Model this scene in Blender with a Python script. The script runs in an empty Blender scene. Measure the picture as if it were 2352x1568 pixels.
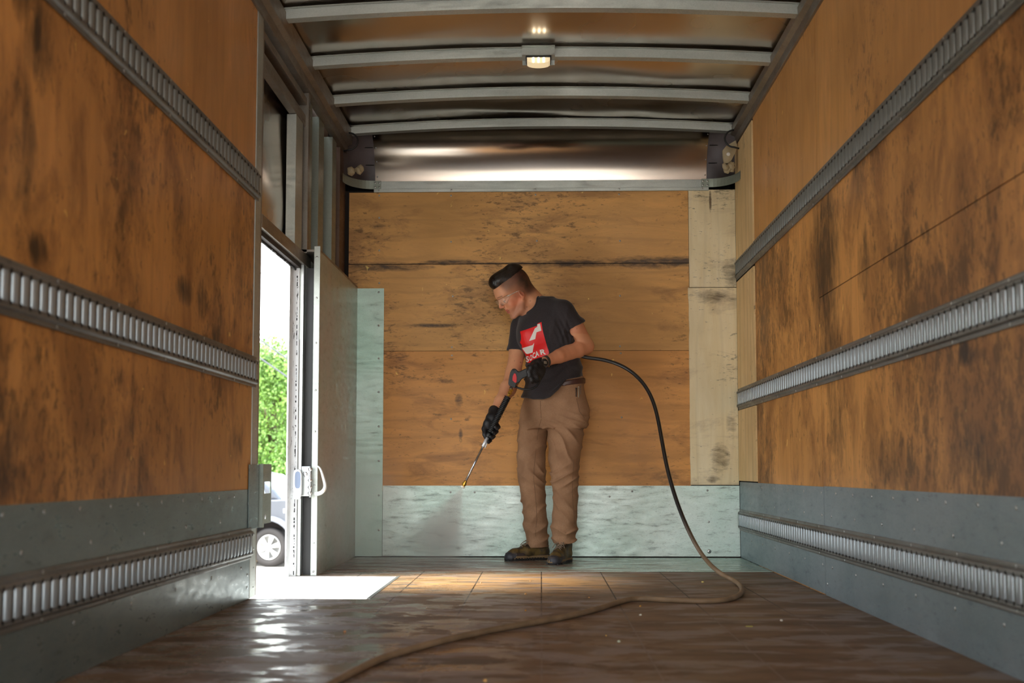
import bpy, bmesh, math, random
import numpy as np
from mathutils import Vector, Matrix, noise as mnoise

SC = bpy.context.scene
COL = SC.collection
R = math.radians

# ------------------------------------------------------------------ camera
W, H, FPX, EYE = 2352, 1568, 2700.0, 0.525
PSI, TH, SHIFT = R(1.42), R(4.06), 0.0442
cam_d = bpy.data.cameras.new('camera')
cam_d.sensor_width = 36.0
cam_d.lens = FPX / W * 36.0
cam_d.shift_y = SHIFT
cam_d.clip_start = 0.05
cam_d.clip_end = 400
cam_d.dof.use_dof = True
cam_d.dof.focus_distance = 6.75
cam_d.dof.aperture_fstop = 3.2
cam = bpy.data.objects.new('camera', cam_d)
COL.objects.link(cam)
cam.location = (0, 0, EYE)
cam.rotation_euler = (math.pi / 2 + TH, 0, PSI)
SC.camera = cam

_fw = np.array([-math.sin(PSI) * math.cos(TH), math.cos(PSI) * math.cos(TH), math.sin(TH)])
_rt = np.array([math.cos(PSI), math.sin(PSI), 0.0])
_up = np.cross(_rt, _fw)
_cx, _cy = W / 2, H / 2 + SHIFT * W


def ray(px, py):
    return _fw + _rt * (px - _cx) / FPX - _up * (py - _cy) / FPX


def P(px, py, Y):
    """point of the place seen at a pixel of the photograph, at depth Y"""
    r = ray(px, py)
    return np.array([0, 0, EYE]) + r * (Y / r[1])


def PF(px, py, z=0.0):
    r = ray(px, py)
    return np.array([0, 0, EYE]) + r * ((z - EYE) / r[2])


# ------------------------------------------------------------------ light, world, exposure
SC.view_settings.view_transform = 'Standard'
SC.view_settings.look = 'None'
SC.view_settings.gamma = 1.0
SC.view_settings.use_curve_mapping = False
SC.view_settings.exposure = EXPOSURE = 1.95
SC.cycles.use_denoising = True
SC.cycles.volume_bounces = 2
SC.cycles.diffuse_bounces = 5

wd = bpy.data.worlds.new('sky')
SC.world = wd
wd.use_nodes = True
wn = wd.node_tree
for n in list(wn.nodes):
    wn.nodes.remove(n)
w_out = wn.nodes.new('ShaderNodeOutputWorld')
w_bg = wn.nodes.new('ShaderNodeBackground')
w_tc = wn.nodes.new('ShaderNodeTexCoord')
w_sep = wn.nodes.new('ShaderNodeSeparateXYZ')
w_rmp = wn.nodes.new('ShaderNodeValToRGB')
wn.links.new(w_tc.outputs['Generated'], w_sep.inputs[0])
wn.links.new(w_sep.outputs['Z'], w_rmp.inputs[0])
w_rmp.color_ramp.elements[0].position = 0.0
w_rmp.color_ramp.elements[0].color = (1.0, 0.985, 0.95, 1)
w_rmp.color_ramp.elements[1].position = 0.6
w_rmp.color_ramp.elements[1].color = (0.72, 0.86, 1.0, 1)
wn.links.new(w_rmp.outputs[0], w_bg.inputs[0])
w_bg.inputs[1].default_value = 1.6
wn.links.new(w_bg.outputs[0], w_out.inputs[0])

sun_d = bpy.data.lights.new('sun', 'SUN')
sun_d.energy = 3.0
sun_d.angle = R(22)
sun_d.color = (1.0, 0.95, 0.86)
sun = bpy.data.objects.new('sun', sun_d)
COL.objects.link(sun)
sun.rotation_euler = Vector((0.86, 0.30, -1.0)).to_track_quat('-Z', 'Y').to_euler()


def portal(name, loc, rot, sx, sy):
    d = bpy.data.lights.new(name, 'AREA')
    d.shape = 'RECTANGLE'
    d.size, d.size_y = sx, sy
    d.cycles.is_portal = True
    o = bpy.data.objects.new(name, d)
    COL.objects.link(o)
    o.location, o.rotation_euler = loc, rot
    return o


YR = -1.3          # open rear end of the cargo box
portal('rear_opening_daylight', (0, YR - 0.01, 1.3), (math.pi / 2, 0, 0), 2.4, 2.6)
portal('side_door_daylight', (-1.30, 5.4, 0.65), (0, -math.pi / 2, 0), 1.9, 1.0)

# ------------------------------------------------------------------ helpers


def tag(o, label=None, cat=None, group=None, kind=None):
    if label: o['label'] = label
    if cat: o['category'] = cat
    if group: o['group'] = group
    if kind: o['kind'] = kind
    return o


def thing(name, loc, label, cat, group=None, kind=None):
    o = bpy.data.objects.new(name, None)
    o.empty_display_size = 0.1
    COL.objects.link(o)
    o.location = loc
    return tag(o, label, cat, group, kind)


def rootloc(o):
    v = Vector((0, 0, 0))
    while o is not None:
        v += o.location
        o = o.parent
    return v


class MB:
    def __init__(s):
        s.v, s.f, s.m, s.sm = [], [], [], []

    def add(s, vs, fs, mi=0, smooth=False):
        b = len(s.v)
        s.v += [tuple(float(c) for c in p) for p in vs]
        for f in fs:
            s.f.append(tuple(b + i for i in f)); s.m.append(mi); s.sm.append(smooth)
        return s

    def box(s, x0, x1, y0, y1, z0, z1, mi=0):
        vs = [(x, y, z) for x in (x0, x1) for y in (y0, y1) for z in (z0, z1)]
        return s.add(vs, [(0, 1, 3, 2), (4, 6, 7, 5), (0, 4, 5, 1), (2, 3, 7, 6), (0, 2, 6, 4), (1, 5, 7, 3)], mi)

    def prism(s, prof, a, b, axis='y', mi=0, close=True, smooth=False):
        """profile of (u,v) pairs extruded along an axis from a to b"""
        def mk(u, v, t):
            return {'y': (u, t, v), 'x': (t, u, v), 'z': (u, v, t)}[axis]
        n = len(prof)
        vs = [mk(u, v, a) for u, v in prof] + [mk(u, v, b) for u, v in prof]
        fs = [(i, (i + 1) % n, n + (i + 1) % n, n + i) for i in range(n if close else n - 1)]
        if close:
            fs += [tuple(range(n))[::-1], tuple(range(n, 2 * n))]
        return s.add(vs, fs, mi, smooth)

    def tube(s, pts, r, seg=10, mi=0, cap=True, smooth=True, squash=None):
        pts = [Vector(p) for p in pts]
        n = len(pts)
        rr = r if hasattr(r, '__len__') else [r] * n
        vs, fs = [], []
        prev = None
        for i, p in enumerate(pts):
            t = (pts[min(i + 1, n - 1)] - pts[max(i - 1, 0)])
            t = t.normalized() if t.length > 1e-9 else Vector((0, 0, 1))
            if prev is None:
                a = t.orthogonal().normalized()
            else:
                a = (prev - t * prev.dot(t))
                a = a.normalized() if a.length > 1e-6 else t.orthogonal().normalized()
            prev = a
            b = t.cross(a)
            for k in range(seg):
                an = 2 * math.pi * k / seg
                vs.append(p + (a * math.cos(an) + b * math.sin(an)) * rr[i])
        for i in range(n - 1):
            for k in range(seg):
                k2 = (k + 1) % seg
                fs.append((i * seg + k, i * seg + k2, (i + 1) * seg + k2, (i + 1) * seg + k))
        if cap:
            fs.append(tuple(range(seg))[::-1]); fs.append(tuple(range((n - 1) * seg, n * seg)))
        return s.add(vs, fs, mi, smooth)

    def cyl(s, a, b, r, seg=16, mi=0, smooth=True):
        return s.tube([a, b], r, seg, mi, True, smooth)

    def lathe(s, a, d, prof, seg=24, mi=0, smooth=True):
        """profile of (distance along d, radius)"""
        a, d = Vector(a), Vector(d).normalized()
        u = d.orthogonal().normalized(); w = d.cross(u)
        vs, fs = [], []
        for t, r in prof:
            for k in range(seg):
                an = 2 * math.pi * k / seg
                vs.append(a + d * t + (u * math.cos(an) + w * math.sin(an)) * max(r, 1e-5))
        n = len(prof)
        for i in range(n - 1):
            for k in range(seg):
                k2 = (k + 1) % seg
                fs.append((i * seg + k, i * seg + k2, (i + 1) * seg + k2, (i + 1) * seg + k))
        fs.append(tuple(range(seg))[::-1]); fs.append(tuple(range((n - 1) * seg, n * seg)))
        return s.add(vs, fs, mi, smooth)

    def build(s, name, mats, parent=None, bevel=0.0, loc=None):
        me = bpy.data.meshes.new(name)
        off = Vector((0, 0, 0))
        if parent is not None: off = rootloc(parent)
        elif loc is not None: off = Vector(loc)
        me.from_pydata([tuple(Vector(p) - off) for p in s.v], [], s.f)
        mats = mats if isinstance(mats, (list, tuple)) else [mats]
        for m in mats: me.materials.append(m)
        me.polygons.foreach_set('material_index', s.m)
        me.polygons.foreach_set('use_smooth', s.sm)
        me.update()
        bm = bmesh.new(); bm.from_mesh(me)
        bmesh.ops.recalc_face_normals(bm, faces=bm.faces)
        bm.to_mesh(me); bm.free()
        o = bpy.data.objects.new(name, me)
        COL.objects.link(o)
        if parent is not None: o.parent = parent
        elif loc is not None: o.location = loc
        if bevel:
            md = o.modifiers.new('bevel', 'BEVEL'); md.width = bevel; md.segments = 2
            md.limit_method = 'ANGLE'; md.angle_limit = R(40)
        return o


def copy_tree(o, parent=None):
    c = o.copy(); COL.objects.link(c)
    c.parent = parent
    for ch in list(o.children): copy_tree(ch, c)
    return c


def c8(r, g, b):
    f = lambda v: ((v / 255 + 0.055) / 1.055) ** 2.4 if v > 10 else v / 255 / 12.92
    return (f(r), f(g), f(b), 1.0)


class G:
    """small node-graph builder"""

    def __init__(s, name, base=(0.5, 0.5, 0.5, 1), rough=0.5, metal=0.0, spec=0.5):
        s.mat = bpy.data.materials.new(name)
        s.mat.use_nodes = True
        s.t = s.mat.node_tree
        s.b = s.t.nodes['Principled BSDF']
        s.set(base, rough, metal, spec)

    def set(s, base=None, rough=None, metal=None, spec=None, normal=None, alpha=None):
        for k, v in (('Base Color', base), ('Roughness', rough), ('Metallic', metal), ('Specular IOR Level', spec), ('Normal', normal), ('Alpha', alpha)):
            if v is None: continue
            if isinstance(v, bpy.types.NodeSocket): s.t.links.new(v, s.b.inputs[k])
            else: s.b.inputs[k].default_value = v
        return s

    def put(s, sock, v):
        if isinstance(v, bpy.types.NodeSocket): s.t.links.new(v, sock)
        elif v is not None: sock.default_value = v

    def node(s, ty, **kw):
        n = s.t.nodes.new(ty)
        for k, v in kw.items(): setattr(n, k, v)
        return n

    def co(s, scale=(1, 1, 1), rot=(0, 0, 0), loc=(0, 0, 0)):
        tc = s.node('ShaderNodeTexCoord'); mp = s.node('ShaderNodeMapping')
        s.t.links.new(tc.outputs['Object'], mp.inputs[0])
        mp.inputs['Scale'].default_value = scale; mp.inputs['Rotation'].default_value = rot; mp.inputs['Location'].default_value = loc
        return mp.outputs[0]

    def noise(s, vec, scale=5, detail=4, rough=0.5, dist=0, col=False):
        n = s.node('ShaderNodeTexNoise')
        s.put(n.inputs['Vector'], vec); n.inputs['Scale'].default_value = scale
        n.inputs['Detail'].default_value = detail; n.inputs['Roughness'].default_value = rough; n.inputs['Distortion'].default_value = dist
        return n.outputs['Color' if col else 'Fac']

    def voro(s, vec, scale=5, feature='F1', rnd=1.0):
        n = s.node('ShaderNodeTexVoronoi', feature=feature)
        s.put(n.inputs['Vector'], vec); n.inputs['Scale'].default_value = scale; n.inputs['Randomness'].default_value = rnd
        return n.outputs['Distance']

    def wave(s, vec, scale=5, dist=2, detail=2, dscale=1.0, bands='X'):
        n = s.node('ShaderNodeTexWave', bands_direction=bands)
        s.put(n.inputs['Vector'], vec); n.inputs['Scale'].default_value = scale
        n.inputs['Distortion'].default_value = dist; n.inputs['Detail'].default_value = detail; n.inputs['Detail Scale'].default_value = dscale
        return n.outputs['Fac']

    def mr(s, v, a, b, c=0.0, d=1.0):
        n = s.node('ShaderNodeMapRange'); n.clamp = True
        for i, x in enumerate((v, a, b, c, d)): s.put(n.inputs[i], x)
        return n.outputs[0]

    def m(s, op, a, b=0.0, clamp=False):
        n = s.node('ShaderNodeMath', operation=op); n.use_clamp = clamp
        s.put(n.inputs[0], a); s.put(n.inputs[1], b)
        return n.outputs[0]

    def mix(s, f, a, b, mode='MIX'):
        n = s.node('ShaderNodeMix', data_type='RGBA', blend_type=mode)
        s.put(n.inputs[0], f); s.put(n.inputs[6], a); s.put(n.inputs[7], b)
        return n.outputs[2]

    def sep(s, v):
        n = s.node('ShaderNodeSeparateXYZ'); s.put(n.inputs[0], v)
        return n.outputs[0], n.outputs[1], n.outputs[2]

    def bump(s, h, strength=0.3, dist=0.01, normal=None):
        n = s.node('ShaderNodeBump'); n.inputs['Strength'].default_value = strength; n.inputs['Distance'].default_value = dist
        s.put(n.inputs['Height'], h)
        if normal is not None: s.put(n.inputs['Normal'], normal)
        return n.outputs[0]

    def blob(s, u, v, cu, cv, ru, rv):
        """1 at the centre of an ellipse, 0 at its rim"""
        a = s.m('DIVIDE', s.m('SUBTRACT', u, cu), ru); b = s.m('DIVIDE', s.m('SUBTRACT', v, cv), rv)
        d = s.m('ADD', s.m('MULTIPLY', a, a), s.m('MULTIPLY', b, b))
        return s.mr(d, 0.0, 1.0, 1.0, 0.0)

    def blobs(s, u, v, lst):
        acc = None
        for (cu, cv, ru, rv, k) in lst:
            x = s.m('MULTIPLY', s.blob(u, v, cu, cv, ru, rv), k)
            acc = x if acc is None else s.m('MAXIMUM', acc, x)
        return acc


# ------------------------------------------------------------------ materials


def plywood(name, base, dark, ax, dirt=0.5, spots=None, grain_vert=False, rough=0.42, light=None, line=0.35, lift=0.0):
    """ax: 'x' for a board lying in X-Z, 'y' for one lying in Y-Z"""
    g = G(name)
    c = g.co()
    x, y, z = g.sep(c)
    u = x if ax == 'x' else y
    st = {('x', False): (0.9, 1, 5), ('x', True): (6, 1, 0.8), ('y', False): (1, 0.9, 5), ('y', True): (1, 4.5, 0.9)}[(ax, grain_vert)]
    gr = g.noise(g.co(st), 1.7, 6, 0.62, 1.6)
    fine = g.noise(g.co(tuple(k * 4 if k > 2 else k * 2 for k in st)), 14, 5, 0.7, 0.3)
    big = g.noise(c, 1.3, 3, 0.5)
    light = light or tuple(min(1, v * 1.25) for v in base[:3]) + (1,)
    lo = tuple(v * 0.62 for v in base[:3]) + (1,)
    col = g.mix(g.mr(gr, 0.35, 0.68), base, light)
    col = g.mix(g.mr(fine, 0.52, 0.78, 0, line), col, lo)
    col = g.mix(g.mr(big, 0.42, 0.72, 0, 0.55), col, lo)
    # ragged wood-figure lines
    wv = g.wave(g.co(tuple(k * 0.35 for k in st)), 1.6, 9, 4, 1.3, 'Z' if not grain_vert else ('X' if ax == 'x' else 'Y'))
    col = g.mix(g.mr(wv, 0.86, 1.0, 0, line * 0.8), col, lo)
    # smudges and scuffs, stretched the way loads rubbed along the board
    sv = (1.1, 1, 3.2) if ax == 'x' else (1, 1.7, 1.0)
    n1 = g.noise(g.co(sv), 2.6, 9, 0.70, 0.5)
    n2 = g.noise(g.co(tuple(k * 2.6 for k in sv)), 4.0, 6, 0.70, 0.3)
    n3 = g.noise(g.co(tuple(k * 6 for k in sv)), 4.0, 4, 0.65, 0.2)
    zone = g.noise(c, 1.1, 2, 0.5)
    zz_ = g.m('MULTIPLY', g.m('SUBTRACT', zone, 0.5), 0.55)
    d0 = g.mr(g.m('ADD', n1, zz_), 0.58 - dirt * 0.18, 0.72 - dirt * 0.16, 0, 0.25 + 0.62 * dirt)
    d1 = g.mr(g.m('ADD', n2, zz_), 0.67 - dirt * 0.155, 0.76 - dirt * 0.14, 0, 0.9)
    d2 = g.mr(g.m('ADD', n3, zz_), 0.69 - dirt * 0.13, 0.75 - dirt * 0.12, 0, 0.75)
    brn = tuple(v * q for v, q in zip(base[:3], (.42, .36, .36))) + (1,)
    col = g.mix(d0, col, brn)
    mott = tuple(v * .15 for v in base[:3]) + (1,)
    if spots:
        nn = g.noise(g.co((7, 7, 2.5) if ax == 'y' else (3, 3, 9)), 3.5, 6, 0.7, 0.5)
        b = g.blobs(u, z, spots)
        sm = g.mr(g.m('ADD', b, g.m('MULTIPLY', g.m('SUBTRACT', nn, 0.5), 2.6)), 0.15, 1.25, 0, 1.0)
        sm = g.m('MULTIPLY', sm, g.mr(b, 0.0, 0.25))
    col = g.mix(g.m('MULTIPLY', g.m('MAXIMUM', d1, d2), 0.8), col, mott)
    if spots: col = g.mix(g.m('MULTIPLY', sm, 0.9), col, dark)
    # pale chips where the face veneer is knocked off
    chips = g.noise(g.co((6, 6, 4)), 4.0, 3, 0.5, 0.6)
    col = g.mix(g.mr(chips, 0.735, 0.755, 0, 0.7), col, tuple(min(1, v * 2.2 + lift) for v in base[:3]) + (1,))
    rg = g.mr(big, 0.3, 0.7, rough - 0.08, rough + 0.12)
    nb = g.bump(g.m('ADD', fine, g.m('MULTIPLY', gr, 0.6)), 0.25, 0.004)
    g.set(col, rg, 0, 0.4, nb)
    return g.mat


DARK = c8(38, 27, 20)
m_ply_r = plywood('stained_plywood_right', c8(212, 152, 84), DARK, 'y', 0.78, spots=[
    (4.95, 1.42, 0.30, 0.42, 1.3), (4.9, 1.02, 0.26, 0.22, 1.1), (4.35, 1.30, 0.12, 0.16, 0.8), (3.9, 1.23, 0.15, 0.12, 0.8),
    (3.35, 0.86, 0.05, 0.05, 1.4), (3.28, 0.84, 0.13, 0.03, 0.9), (4.1, 0.56, 0.35, 0.12, 0.6), (3.3, 0.58, 0.25, 0.10, 0.8), (4.8, 0.72, 0.2, 0.25, 0.7), (4.4, 1.7, 0.1, 0.2, 0.8)], line=0.25, grain_vert=True)
m_ply_l = plywood('stained_plywood_left', c8(208, 148, 80), DARK, 'y', 0.8, spots=[
    (2.62, 1.64, 0.07, 0.10, 1.2), (2.72, 1.56, 0.10, 0.16, 1.1), (2.66, 1.30, 0.09, 0.22, 0.8), (2.74, 1.05, 0.07, 0.05, 1.2), (3.9, 1.13, 0.12, 0.06, 1.1),
    (4.1, 1.12, 0.07, 0.09, 1.0), (4.3, 1.02, 0.07, 0.06, 1.0), (2.75, 1.75, 0.06, 0.08, 1.1), (2.62, 0.62, 0.12, 0.10, 0.8), (2.6, 0.5, 0.15, 0.06, 0.9), (4.6, 0.62, 0.15, 0.10, 0.6)], line=0.25, grain_vert=True)
m_ply_up = plywood('clean_plywood_upper', c8(206, 150, 84), DARK, 'y', 0.10, grain_vert=True, line=0.18)
m_ply_b = plywood('front_plywood', c8(212, 160, 92), DARK, 'x', 0.52, spots=[
    (-0.95, 1.775, 0.35, 0.035, 1.0), (-0.55, 1.80, 0.22, 0.022, 1.3), (0.2, 1.79, 0.42, 0.03, 1.2), (0.62, 1.795, 0.35, 0.05, 1.15), (0.8, 1.80, 0.22, 0.045, 1.3), (-0.2, 1.793, 1.2, 0.008, 1.2),
    (-0.66, 1.41, 0.22, 0.016, 1.2), (0.0, 1.77, 0.1, 0.05, 0.7), (-1.0, 2.02, 0.06, 0.03, 0.5)], line=0.3)
m_ply_b2 = plywood('front_plywood_orange', c8(212, 150, 78), DARK, 'x', 0.5, spots=[(-0.49, 0.74, 0.015, 0.06, 1.0), (-0.5, 0.95, 0.03, 0.05, 0.8), (0.75, 0.47, 0.1, 0.06, 0.6)], line=0.3)
m_pale = plywood('pale_plywood', c8(240, 222, 178), c8(92, 72, 52), 'x', 0.24, spots=[
    (1.17, 1.72, 0.08, 0.12, 0.8), (1.04, 2.17, 0.010, 0.075, 1.5), (1.05, 1.58, 0.2, 0.05, 0.75), (1.08, 0.60, 0.07, 0.11, 0.85), (1.04, 0.47, 0.05, 0.025, 1.0), (1.15, 0.8, 0.04, 0.1, 0.6)],
    grain_vert=True, light=c8(250, 236, 200), line=0.2, rough=0.5)
m_pine = plywood('pale_pine', c8(236, 202, 144), c8(80, 52, 30), 'y', 0.0, grain_vert=True, light=c8(246, 218, 166), line=0.55, rough=0.55)


def galv(name, base, tint, smudge, ax='y', metal=0.55, rough=0.42, dirt=0.5, extra=None):
    g = G(name)
    c = g.co()
    st = (1.2, 1, 6) if ax == 'x' else (1, 1.5, 5)
    n1 = g.noise(c, 2.2, 4, 0.55)
    n2 = g.noise(g.co(st), 7, 6, 0.7, 0.3)
    n3 = g.noise(g.co(tuple(k * 2.3 for k in st)), 14, 4, 0.75)
    sp = g.voro(c, 60)
    col = g.mix(g.mr(n1, 0.38, 0.64), base, tint)
    col = g.mix(g.mr(sp, 0.1, 0.8, 0, 0.12), col, tuple(min(1, v * 1.5) for v in tint[:3]) + (1,))
    col = g.mix(g.mr(n2, 0.66 - dirt * 0.12, 0.82 - dirt * 0.1, 0, 0.75), col, smudge)
    col = g.mix(g.mr(n3, 0.58, 0.70, 0, 0.6 * dirt + 0.15), col, smudge)
    n4 = g.noise(g.co(tuple(k * 6 for k in st)), 22, 3, 0.7)
    col = g.mix(g.mr(n4, 0.5, 0.75, 0, 0.28), col, tuple(min(1, v * 1.5) for v in base[:3]) + (1,))
    col = g.mix(g.mr(n4, 0.5, 0.3, 0, 0.2), col, smudge)
    if extra: col = extra(g, col)
    g.set(col, g.m('ADD', g.mr(n2, 0.3, 0.7, rough - 0.07, rough + 0.16), 0), metal, 0.5, g.bump(g.m('ADD', n1, g.m('MULTIPLY', n2, .3)), 0.05, 0.01))
    return g.mat


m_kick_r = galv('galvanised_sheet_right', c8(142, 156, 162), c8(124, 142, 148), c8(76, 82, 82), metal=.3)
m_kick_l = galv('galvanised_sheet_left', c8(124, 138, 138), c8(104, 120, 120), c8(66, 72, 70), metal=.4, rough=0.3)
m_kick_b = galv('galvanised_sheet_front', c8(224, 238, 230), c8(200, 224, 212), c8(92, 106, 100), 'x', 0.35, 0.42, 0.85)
m_strip = galv('galvanised_strip', c8(180, 198, 188), c8(158, 186, 172), c8(80, 90, 84), 'x', 0.45, 0.36, 0.4)  # green tint is the trees' reflection, painted into the sheet colour
m_pocket = galv('brushed_pocket_sheet', c8(184, 174, 166), c8(168, 184, 174), c8(112, 102, 96), 'y', 0.3, 0.34, 0.5)
m_stud = galv('grey_green_stud', c8(150, 156, 146), c8(136, 146, 136), c8(92, 90, 82), 'x', 0.5, 0.4, 0.15)
m_alu = G('bare_aluminium', c8(196, 200, 198), 0.34, 0.85).mat
m_alu_dull = galv('dull_aluminium', c8(150, 142, 132), c8(128, 120, 110), c8(70, 60, 52), 'y', 0.75, 0.4, 0.2)
m_bow = galv('galvanised_bow', c8(186, 190, 184), c8(168, 174, 168), c8(110, 106, 98), 'x', 0.6, 0.4, 0.1)
m_skin = G('mill_finish_sheet', c8(190, 178, 164), 0.22, 1.0)
_n = m_skin.noise(m_skin.co((1.5, 1.2, 1.2)), 2.0, 2, 0.4, 0.0)
m_skin.set(rough=m_skin.mr(_n, 0.0, 1.0, 0.10, 0.38), normal=m_skin.bump(m_skin.noise(m_skin.co((40, 2, 2)), 5, 2), 0.03, 0.002))
m_skin = m_skin.mat
m_nose = G('brushed_nose_sheet', c8(176, 164, 152), 0.17, 1.0)
m_nose = m_nose.mat
m_rail = galv('dirty_rail_steel', c8(136, 138, 136), c8(112, 112, 108), c8(60, 56, 52), 'y', 0.6, 0.42, 0.5)
m_slat = G('worn_bright_steel', c8(176, 187, 192), 0.46, 0.7).mat
m_slat_d = G('dim_reflection_steel', c8(136, 140, 137), 0.5, 0.5).mat  # darker slat copy; dimmer reflections of the upper rails painted into its colour
m_hole = G('dark_slot', c8(22, 16, 14), 0.8).mat
m_dark = G('dark_recess', c8(46, 38, 36), 0.7).mat
m_cast = G('grey_plastic_corner', c8(92, 84, 86), 0.5)
m_cast.set(m_cast.mix(m_cast.mr(m_cast.noise(m_cast.co(), 6, 4), 0.4, 0.7), c8(98, 90, 92), c8(66, 60, 62)))
m_cast = m_cast.mat
m_foam = G('dried_sealant', c8(176, 160, 128), 0.6).mat
m_black = G('black_rubber', c8(22, 21, 22), 0.45).mat
m_screw = G('screw_head', c8(190, 192, 190), 0.3, 0.8).mat
m_gap = G('gap_shadow_backing', c8(30, 24, 20), 0.9).mat


def floor_mat():
    g = G('wet_laminated_floor')
    c = g.co()
    x, y, z = g.sep(c)
    n1 = g.noise(g.co((1.0, 2.6, 1)), 2.3, 6, 0.62, 0.3)
    n2 = g.noise(g.co((1.2, 2.6, 1)), 2.8, 6, 0.62, 0.25)
    n3 = g.noise(g.co((1.4, 3.4, 1), loc=(3, 1, 0)), 3.0, 6, 0.62, 0.3)
    n4 = g.noise(c, 28, 4, 0.6)
    col = g.mix(g.mr(n1, 0.36, 0.66), c8(92, 72, 54), c8(132, 106, 82))
    col = g.mix(g.mr(n2, 0.50, 0.56, 0, 0.60), col, c8(150, 138, 132))          # worn film, lilac grey
    tealz = g.m('MULTIPLY', g.mr(y, 4.2, 6.6), g.mr(n3, 0.50, 0.62, 0, 0.6))
    col = g.mix(tealz, col, c8(120, 132, 118))
    ochre = g.m('MULTIPLY', g.mr(g.noise(g.co((1.2, 3, 1), loc=(7, 2, 0)), 2.6, 4, 0.6), 0.58, 0.66, 0, 0.5), g.mr(x, 0.2, 0.7))
    col = g.mix(ochre, col, c8(122, 96, 50))
    bare = g.m('MULTIPLY', g.mr(g.noise(g.co((1.2, 5, 1), loc=(1, 9, 0)), 3.0, 5, 0.6, 0.5), 0.40, 0.52, 0, 0.85), g.mr(g.blob(x, y, -0.25, 5.5, 0.8, 0.62), 0, .8))  # pool of sunlight from the side door, painted as a paler floor colour
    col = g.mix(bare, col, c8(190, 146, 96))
    # board joints run lengthwise, every 305 mm
    fx = g.m('ABSOLUTE', g.m('SUBTRACT', g.m('FRACT', g.m('ADD', g.m('DIVIDE', x, 0.305), 0.5)), 0.5))
    ln = g.mr(fx, 0.007, 0.012, 1, 0)
    cr = g.m('MULTIPLY', g.mr(g.m('ABSOLUTE', g.m('SUBTRACT', y, 6.62)), 0.003, 0.006, 1, 0), g.mr(x, -0.5, -0.49, 1, 0))
    ln = g.m('MAXIMUM', ln, cr)
    near = g.mr(y, 4.0, 4.9)
    lncol = g.mix(near, c8(128, 112, 102), c8(30, 22, 18))
    col = g.mix(g.m('MULTIPLY', ln, g.mr(n1, 0.3, 0.6, 0.6, 1.0)), col, lncol)
    scr = g.mr(g.noise(g.co((3, 0.7, 1), rot=(0, 0, 0.5)), 9, 2, 0.5, 0.8), 0.72, 0.74, 0, 0.25)
    col = g.mix(scr, col, c8(140, 126, 116))
    w = g.mr(g.noise(g.co((1, 1.3, 1), loc=(2, 5, 0)), 5.0, 6, 0.62, 0.3), 0.47, 0.53)
    wl_ = g.m('MAXIMUM', w, g.mr(g.m('ADD', x, g.m('MULTIPLY', y, .10)), -0.1, 0.9))
    rgh = g.mix(wl_, (0.17, 0.17, 0.17, 1), (0.56, 0.56, 0.56, 1))
    rgh = g.mix(g.mr(n2, 0.52, 0.60, 0, 0.8), rgh, (0.55, 0.55, 0.55, 1))
    hgt = g.m('ADD', g.m('MULTIPLY', g.noise(c, 4, 3, 0.5), 1.0), g.m('MULTIPLY', n4, 0.02))
    g.set(col, rgh, 0, g.mr(wl_, 0, 1, .6, .32), g.bump(hgt, 0.07, 0.004))
    return g.mat


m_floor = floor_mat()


def plate_mat():
    g = G('muddy_threshold_plate')
    x, y, z = g.sep(g.co())
    n = g.noise(g.co((1.2, 3.4, 1)), 3.2, 6, 0.65, 0.5)
    n2 = g.noise(g.co((3, 9, 1)), 6, 4, 0.7)
    col = g.mix(g.mr(n2, 0.55, 0.7, 0, 0.6), c8(170, 194, 182), c8(96, 104, 96))
    mud = g.mr(g.m('ADD', n, g.mr(x, -0.6, 0.9, 0.24, -0.22)), 0.42, 0.58)
    mud = g.m('MULTIPLY', mud, g.mr(y, 6.95, 7.1, 1.0, 0.35))
    col = g.mix(mud, col, g.mix(g.mr(n2, 0.4, 0.6), c8(98, 72, 56), c8(120, 96, 82)))
    g.set(col, g.mr(n, 0.4, 0.6, 0.2, 0.42), g.m('MULTIPLY', g.m('SUBTRACT', 1.0, mud), 0.4), 0.5, g.bump(n2, 0.2, 0.006))
    return g.mat


m_plate = plate_mat()
# ================================================================== THE CARGO BOX
XL, XR, YB, ZC = -1.2, 1.2, 7.15, 2.60
SEP = 0.0015

# floor with the step well cut beside the side door
f = MB()
f.box(XL - 0.05, XR + 0.05, YR, 4.84, -0.045, 0)
f.box(-0.70, XR + 0.05, 4.84, 5.87, -0.045, 0)
f.box(XL - 0.05, XR + 0.05, 5.876, 7.4, -0.045, 0)
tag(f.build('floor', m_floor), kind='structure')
t = MB(); t.box(-1.12, XR - 0.002, 6.17, YB - 0.03, 0.0002, 0.0022)
tag(t.build('trim_1', m_plate), kind='structure')
# step well: riser under the far floor edge, inner cheek, tread
m_riser = galv('pale_riser_sheet', c8(226, 228, 228), c8(214, 216, 214), c8(170, 168, 164), 'x', 0.2, 0.5, 0.1)
t = MB(); t.box(-1.26, -0.702, 5.864, 5.8755, -0.42, -0.001)
tag(t.build('trim_2', m_riser), kind='structure')
t = MB(); t.box(-0.70, -0.68, 4.86, 5.87, -0.42, -0.047); t.box(-1.26, -0.68, 4.85, 5.90, -0.45, -0.42)
tag(t.build('trim_3', m_riser), kind='structure')
t = MB(); t.box(-0.716, -0.701, 4.845, 5.868, -0.030, 0.002)
tag(t.build('trim_4', m_alu), kind='structure')

# left wall, up to the door
w = MB()
w.box(XL - 0.06, XL - 0.004, YR, 4.84, 0, 2.6, 1)
w.box(XL - 0.004, XL, YR, 4.838, 0.0, 1.72, 0)
w.box(XL - 0.004, XL, YR, 4.838, 1.724, 2.6, 2)
tag(w.build('wall_left', [m_ply_l, m_gap, m_ply_up]), kind='structure')
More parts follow.
